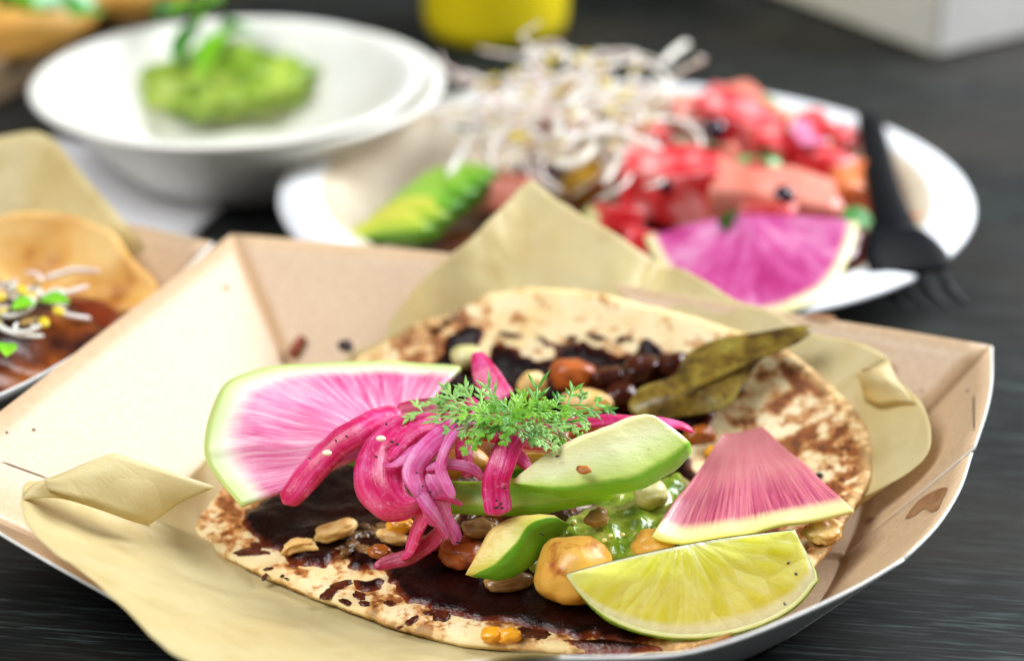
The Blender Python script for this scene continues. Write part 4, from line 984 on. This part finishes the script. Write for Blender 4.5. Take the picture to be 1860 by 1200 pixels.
# sprouts
SPR = [simple('sprout stem white', (246, 243, 234), (234, 228, 212), 1.2, 0.3, sss=0.3, sr=(1, .8, .7)), simple('sprout stem pinkish', (236, 228, 220), (218, 198, 196), 1.2, 0.3, sss=0.3)]
SPRY = [simple('sprout tip yellow', (228, 204, 40), (214, 186, 30), 2, 0.35), simple('sprout tip straw', (216, 186, 120), (196, 150, 76), 2, 0.4)]
def sprout(p0, L, rd, w, lab, grp, tip=True):
    tip = rd.random() < 0.5
    d = np.array([rd.uniform(-1, 1), rd.uniform(-1, 1), rd.uniform(-0.4, 0.15)]); d /= np.linalg.norm(d)
    pts = [p0]; curl = rd.choice((-1, 1)) * rd.uniform(0.4, 1.1)
    for k in range(5):
        a = curl * (0.35 + 0.22 * k); c_, s_ = math.cos(a), math.sin(a)
        d = np.array([d[0] * c_ - d[1] * s_, d[0] * s_ + d[1] * c_, d[2] + rd.uniform(-.25, .2)]); d /= np.linalg.norm(d)
        pts.append(pts[-1] + d * L / 5)
    th_ = thing('sprout', lab % ('with a yellow seed tip' if tip else 'with bare ends'), 'sprout', p0, grp + (', tipped' if tip else ', bare'))
    tube('stem', pts, [w, w, w * .9, w * .9, w * .8, w * .6], [w, w, w * .9, w * .9, w * .8, w * .6], rd.choice(SPR), th_, sides=7, N=22)
    if tip:
        blob('seed_leaf', pts[0] + np.array([0, 0, 0.02]), (w * rd.uniform(1.1, 1.9), w * 1.0, w * 0.6), SPRY[0 if rd.random() < 0.6 else 1], th_, rot=(0, rd.uniform(-.5, .5), rd.uniform(0, 3)), s=2)
rd = random.Random(11)
for i in range(120):
    u, v = None, None
    while True:
        u, v = rd.uniform(830, 1235), rd.uniform(95, 300)
        if ((u - 1040) / 185) ** 2 + ((v - 190) / 92) ** 2 < 1: break
    base_z = 2.0 + 1.9 * max(0, 1 - ((u - 1040) / 250) ** 2) * (0.55 + 0.45 * rd.random())
    if v > 230: base_z = min(base_z, 3.0)
    sprout(P(u, v, base_z), rd.uniform(2.0, 3.4), rd, rd.uniform(0.11, 0.16), 'one thin white sprout %s in the salad plate pile', 'sprouts piled on the salad')
for pts in ([(900, 160, 3.0), (870, 220, 2.8), (835, 285, 2.5), (812, 320, 2.4)], [(985, 285, 2.7), (1040, 300, 2.8), (1075, 270, 3.0), (1085, 230, 3.2)], [(1200, 120, 3.0), (1225, 95, 3.2), (1250, 78, 3.3)], [(1100, 335, 2.5), (1120, 300, 2.7), (1135, 285, 2.8)], [(1020, 205, 3.6), (1010, 235, 3.4), (1050, 250, 3.3), (1110, 240, 3.3), (1180, 265, 3.0), (1225, 290, 2.7)]):
    t_ = thing('sprout', 'one of the long thick white sprouts hanging loose around the sprout pile', 'sprout', P(*pts[0]), 'long loose sprouts')
    tube('stem', [P(*q) for q in pts], 0.25, 0.25, SPR[0], t_, sides=8, N=20)

# ------------------------------------------------------------------ fork
m = Mat('black plastic', rough=0.45, spec=0.12); m.base(S(8, 10, 16)); BLACK = m.m
fork = thing('plastic_fork', 'black plastic fork resting across the right rim of the salad plate', 'fork', P(1620, 420, 1.8))
hp = [P(1578, 205, 2.05), P(1588, 260, 2.1), P(1602, 330, 2.15), P(1618, 390, 2.15), P(1630, 430, 2.1)]
tube('handle', hp, [0.74, 0.80, 0.88, 1.05, 1.4], [0.2, 0.22, 0.25, 0.28, 0.28], BLACK, fork, N=30, sides=12, up=(0, 0, 1), taper=(0.05, 0.02))
hd = [P(1624, 415, 2.12), P(1634, 440, 2.05), P(1644, 468, 1.9), P(1656, 500, 1.7)]
tube('head', hd, [1.2, 1.75, 2.1, 2.1], [0.25, 0.25, 0.24, 0.2], BLACK, fork, N=18, sides=14, up=(0, 0, 1), cup=-0.06, taper=(0.1, 0.03))
for a, b in (((1590, 498), (1642, 556)), ((1630, 498), (1685, 560)), ((1670, 496), (1720, 560)), ((1708, 490), (1758, 556))):
    tube('tine', [P(a[0], a[1], 1.72), P((a[0] + b[0]) / 2 - 6, (a[1] + b[1]) / 2, 1.35), P(b[0], b[1], 1.1)], [0.36, 0.30, 0.18], [0.16, 0.15, 0.1], BLACK, fork, N=12, sides=8, up=(0, 0, 1), taper=(0.02, 0.12))
SM = simple('orange sauce smear', (226, 120, 70), rough=0.3)
tag(blob('sauce_smear', P(1688, 392, 1.62), (0.45, 0.18, 0.03), SM, amp=0.3, s=3), 'thin orange sauce smear on the white plate rim right of the fork', 'sauce')

# ------------------------------------------------------------------ white bowls with guacamole
BOWL = simple('white bowl pulp', (240, 238, 230), (228, 224, 212), 0.5, 0.4, bump=0.06, bs=8)
bc = np.array([-8.3, 18.5, 0.0])
bprof = [(0.05, 0.45), (2.6, 0.45), (3.1, 0.6), (4.3, 1.9), (5.0, 2.75), (5.35, 2.98), (5.6, 3.02), (5.72, 2.95), (5.65, 2.85), (5.3, 2.8), (4.8, 2.35), (3.9, 1.2), (3.1, 0.3), (2.8, 0.25), (0.05, 0.25)]
tag(lathe('white_bowl', bc + np.array([0.0, 0, 0.10]), bprof, BOWL), 'upper white round bowl holding a mound of guacamole', 'bowl')
bprof2 = [(r, z - 0.12) for r, z in bprof]
tag(lathe('white_bowl', bc + np.array([0.6, 0.4, -0.18]), bprof, BOWL), 'lower white bowl nested under the guacamole bowl with its rim jutting right', 'bowl')
m = Mat('guacamole', rough=0.35, sss=0.2, sr=(.6, 1, .2))
m.base(m.ramp(m.noise(0.9, 5, 0.6), [(0.35, S(84, 116, 14)), (0.5, S(138, 166, 46)), (0.66, S(176, 194, 86))])).bump(m.noise(1.6, 5), 0.7, 0.15)
gm = blob('guacamole_mound', P(405, 145, 1.6), (3.1, 2.3, 1.0), m.m, amp=0.32, ns=2.8, seed=3, s=4)
tag(gm, 'mound of pale green guacamole in the white bowl', 'guacamole')
tag(chunk('brown_chip', P(335, 120, 1.9), (0.9, 1.6, 0.4), simple('brown chip', (120, 76, 24), (150, 96, 40), 1, 0.5), (0.3, 0.2, 0.4), seed=3), 'brown chip stuck in the left side of the guacamole', 'chip')
LEAF = [simple('green leaf a', (92, 176, 20), (150, 206, 40), 0.9, 0.4, sss=0.15), simple('green leaf b', (50, 120, 40), (96, 160, 60), 0.9, 0.4), simple('green leaf c', (150, 206, 150), (196, 226, 196), 0.9, 0.4)]
rd = random.Random(4)
for i, (u, v, z, k, lab) in enumerate([(395, 100, 2.9, 0, 'bright green leaf lying on top of the guacamole, front'), (350, 80, 3.0, 1, 'dark green leaf lying on the guacamole, behind the front one'), (430, 66, 3.1, 2, 'pale mint green leaf at the right of the guacamole leaves'), (360, 20, 4.0, 0, 'upright bright green leaf above the bowl at the photo top'), (400, 10, 4.2, 0, 'bright green leaf tip at the photo top, right of the upright one'), (310, 30, 3.6, 1, 'dark green leaf hanging over the back rim of the bowl')]):
    leaf('herb_leaf', P(u, v, z), 1.9, 1.1, (rd.uniform(-.6, .6), rd.uniform(-.6, .6), rd.uniform(0, 3)), LEAF[k], lab)
# napkin under the bowl
NAP = simple('white napkin paper', (236, 234, 236), (226, 224, 228), 2, 0.8, bump=0.2, bs=12)
a, b_ = P(330, 456, 0), P(397, 394, 0); dr = (b_ - a) / np.linalg.norm(b_ - a); nr = np.array([-dr[1], dr[0], 0])
nk = [a - dr * 2.0, a + dr * 6.5, a + dr * 6.5 + nr * 7.5, a - dr * 2.0 + nr * 7.5]
rows = []
for i in range(14):
    for j in range(14):
        s, t = i / 13, j / 13
        p = nk[0] * (1 - s) * (1 - t) + nk[1] * s * (1 - t) + nk[2] * s * t + nk[3] * (1 - s) * t
        rows.append(p + np.array([0, 0, 0.10 + 0.03 * nz(p, 0.6, 2)]))
tag(mk('paper_napkin', rows, grid_faces(14, 14), NAP, solid=0.06), 'flat white paper napkin on the table half under the bowl', 'napkin')

# ------------------------------------------------------------------ second taco tray at the left edge
shift = np.array([-17.45, 6.2, 0.0])
tray2 = tag(new_obj('paper_tray', None, None, ORG[tray.name] + shift), 'kraft paper food tray with a second taco, cut by the left photo edge', 'paper tray')
tray2.rotation_euler = (0, 0, -0.08)
for ch in list(tray.children):
    if ch.name.startswith(('wall', 'floor')):
        c_ = ch.copy(); sc.collection.objects.link(c_); c_.parent = tray2
def T2(u, v, z): return P(u, v, z)
arc = cr([P(-260, 640, 2.0), P(-240, 420, 2.6), P(-120, 300, 3.6), P(60, 238, 4.3), P(150, 320, 3.7), P(222, 400, 3.1), P(262, 455, 2.4), P(268, 520, 1.6), P(200, 600, 0.9), P(60, 700, 0.8), P(-120, 740, 1.0)], 90, True)
tag(fan('liner_paper', P(0, 560, 0.75), arc, PAPER, rings=16, solid=0.012, closed=True, bow=-0.2, amp=0.06), 'yellowish deli paper in the left tray with its corner pointing up', 'liner paper')
m = Mat('golden soft tortilla', rough=0.55, sss=0.1)
m.base(m.ramp(m.noise(0.7, 4), [(0.35, S(234, 196, 124)), (0.55, S(222, 170, 86)), (0.7, S(176, 104, 36))])).bump(m.noise(2.5), 0.4, 0.05)
arc = cr([P(-200, 520, 2.6), P(-120, 420, 3.2), P(0, 392, 3.3), P(110, 388, 3.3), P(190, 418, 3.1), P(236, 468, 2.8), P(284, 522, 2.3), P(250, 556, 2.1), P(190, 566, 2.0), P(110, 600, 1.8), P(-80, 640, 1.6)], 80, True)
tag(fan('tortilla', P(60, 520, 1.9), arc, m.m, rings=14, solid=0.2, closed=True, bow=-0.2, amp=0.12), 'golden soft tortilla curling up in the left tray', 'tortilla')
m = Mat('orange brown sauce', rough=0.34)
m.base(m.ramp(m.noise(0.7, 4), [(0.38, S(44, 12, 6)), (0.52, S(112, 50, 10)), (0.68, S(176, 98, 22))])).bump(m.noise(1.6), 0.5, 0.12)
tag(blob('sauced_filling', P(40, 640, 1.9), (3.0, 1.9, 0.9), m.m, rot=(0, 0.1, -0.1), amp=0.2, s=4, seed=8), 'orange brown sauced filling of the taco in the left tray', 'filling')
tag(blob('dark_sauce_drip', P(165, 585, 2.2), (1.2, 0.7, 0.35), MOLE, rot=(0, 0.2, -0.5), amp=0.2, s=3, seed=5), 'dark brown sauce at the right end of the filling in the left tray', 'sauce')
rd = random.Random(21)
for i in range(26):
    sprout(P(rd.uniform(-60, 110), rd.uniform(500, 590), rd.uniform(2.7, 3.1)), rd.uniform(1.0, 2.0), rd, rd.uniform(0.10, 0.16), 'one small white sprout %s on the taco in the left tray', 'sprouts on the left taco')
for i, (u, v, lab) in enumerate(((100, 550, 'bright green leaf among the sprouts of the left taco, right one'), (45, 558, 'bright green leaf among the sprouts of the left taco, left one'), (12, 640, 'bright green leaf low at the left photo edge'))):
    leaf('herb_leaf', P(u, v, 3.1), 0.65, 0.42, (0.2, 0.1, i * 0.9), LEAF[0], lab)

# ------------------------------------------------------------------ far tray top left
ft = thing('paper_tray', 'brown paper tray of food at the top left photo corner', 'paper tray', P(0, 100, 0.0))
q0, q1 = P(-330, 345, 0.1), P(345, 0, 0.1); dr = (q1 - q0) / np.linalg.norm(q1 - q0); nr = np.array([-dr[1], dr[0], 0])
K2 = simple('brown paper board', (176, 148, 116), (150, 122, 92), 0.8, 0.7)
def panel(name, c4, par, th=0.1):
    rows = [c4[0] * (1 - s) * (1 - t) + c4[1] * s * (1 - t) + c4[2] * s * t + c4[3] * (1 - s) * t for s in np.linspace(0, 1, 6) for t in np.linspace(0, 1, 6)]
    return mk(name, rows, grid_faces(6, 6), K2, par, solid=th, smooth=False)
Ln = np.linalg.norm(q1 - q0) + 4; up = np.array([0, 0, 1.7]); o1 = -nr * 0.8
A0, A1 = q0, q0 + dr * Ln; B0, B1 = A0 + nr * 12, A1 + nr * 12
panel('floor_panel', [A0, A1, B1, B0], ft)
panel('wall_panel', [A0, A1, A1 + up + o1, A0 + up + o1], ft); panel('wall_panel', [B0, B1, B1 + up - o1, B0 + up - o1], ft)
panel('wall_panel', [A0, B0, B0 + up - dr, A0 + up - dr], ft); panel('wall_panel', [A1, B1, B1 + up + dr, A1 + up + dr], ft)
YEL = simple('yellow food', (222, 176, 90), (206, 146, 60), 0.6, 0.5, bump=0.3, bs=2)
tag(blob('yellow_filling', P(-10, 60, 2.2) + np.array([0, 1, 0]), (3.4, 2.2, 1.1), YEL, rot=(0, 0, 0.5), amp=0.2, s=3, seed=2), 'blurred yellow food in the far top left tray, nearest mound', 'food')
tag(blob('yellow_filling', P(215, 0, 2.2) + np.array([0, 1, 0]), (2.2, 1.8, 1.0), YEL, rot=(0, 0, 0.5), amp=0.2, s=3, seed=6), 'blurred orange yellow food in the far tray beside the bowl', 'food')
for i, (u, v, k, lab) in enumerate(((60, 10, 0, 'green leaf in the far top left tray, left of the pale one'), (115, 12, 2, 'pale mint leaf in the far top left tray'), (140, 28, 1, 'dark green leaf in the far top left tray, right of the pale one'), (30, 25, 0, 'yellow green leaf near the top left photo corner'))):
    leaf('herb_leaf', P(u, v, 3.6), 2.2, 1.5, (0.5, 0.2, i * 0.8), LEAF[k], lab)

# ------------------------------------------------------------------ yellow bottle and white box
m = Mat('yellow plastic', rough=0.3, sss=0.1); m.base(m.ramp(m.noise(0.3, 2), [(0.4, S(250, 222, 20)), (0.7, S(252, 228, 40))]))
yc = np.array([-0.6, 32.2, 0.0])
yb = thing('yellow_bottle', 'yellow plastic bottle standing on the table behind the plate', 'bottle', yc)
lathe('body', yc, [(0.05, 0.05), (2.2, 0.05), (2.5, 0.25), (2.62, 0.8), (2.62, 9.0), (2.3, 10.2), (1.0, 11.2), (1.0, 12), (0.05, 12)], m.m, yb, n=48)
V = []
for z in (2.6, 7.5):
    for a in np.linspace(math.radians(195), math.radians(262), 14): V.append(yc + np.array([2.66 * math.cos(a), 2.66 * math.sin(a), z]))
mk('label', V, grid_faces(2, 14), PLATE_W, yb)
BOXW = simple('white box board', (226, 222, 216), (216, 212, 206), 0.6, 0.6)
k0 = P(1700, 107, 0.0); e1 = P(1425, 0, 0) - k0; e1 /= np.linalg.norm(e1); e2 = np.array([e1[1], -e1[0], 0]);
if e2[0] < 0: e2 = -e2
bx = thing('white_box', 'white cardboard box at the top right photo corner', 'box', k0)
def prism(name, c4, h0, h1, par, mat):
    V = [np.array([*p[:2], h0]) for p in c4] + [np.array([*p[:2], h1]) for p in c4]
    o = mk(name, V, [(0, 1, 2, 3), (4, 5, 6, 7), (0, 1, 5, 4), (1, 2, 6, 5), (2, 3, 7, 6), (3, 0, 4, 7)], mat, par, smooth=False)
    b = bmesh.new(); b.from_mesh(o.data); bmesh.ops.recalc_face_normals(b, faces=b.faces)
    bmesh.ops.bevel(b, geom=list(b.edges), offset=0.0015, segments=2, affect='EDGES'); b.to_mesh(o.data); b.free()
prism('body', [k0, k0 + e1 * 13, k0 + e1 * 13 + e2 * 10, k0 + e2 * 10], 0.02, 5.0, bx, BOXW)
prism('lid', [k0 - e1 * .12 - e2 * .12, k0 + e1 * 13.12 - e2 * .12, k0 + e1 * 13.12 + e2 * 10.12, k0 - e1 * .12 + e2 * 10.12], 5.05, 6.4, bx, BOXW)
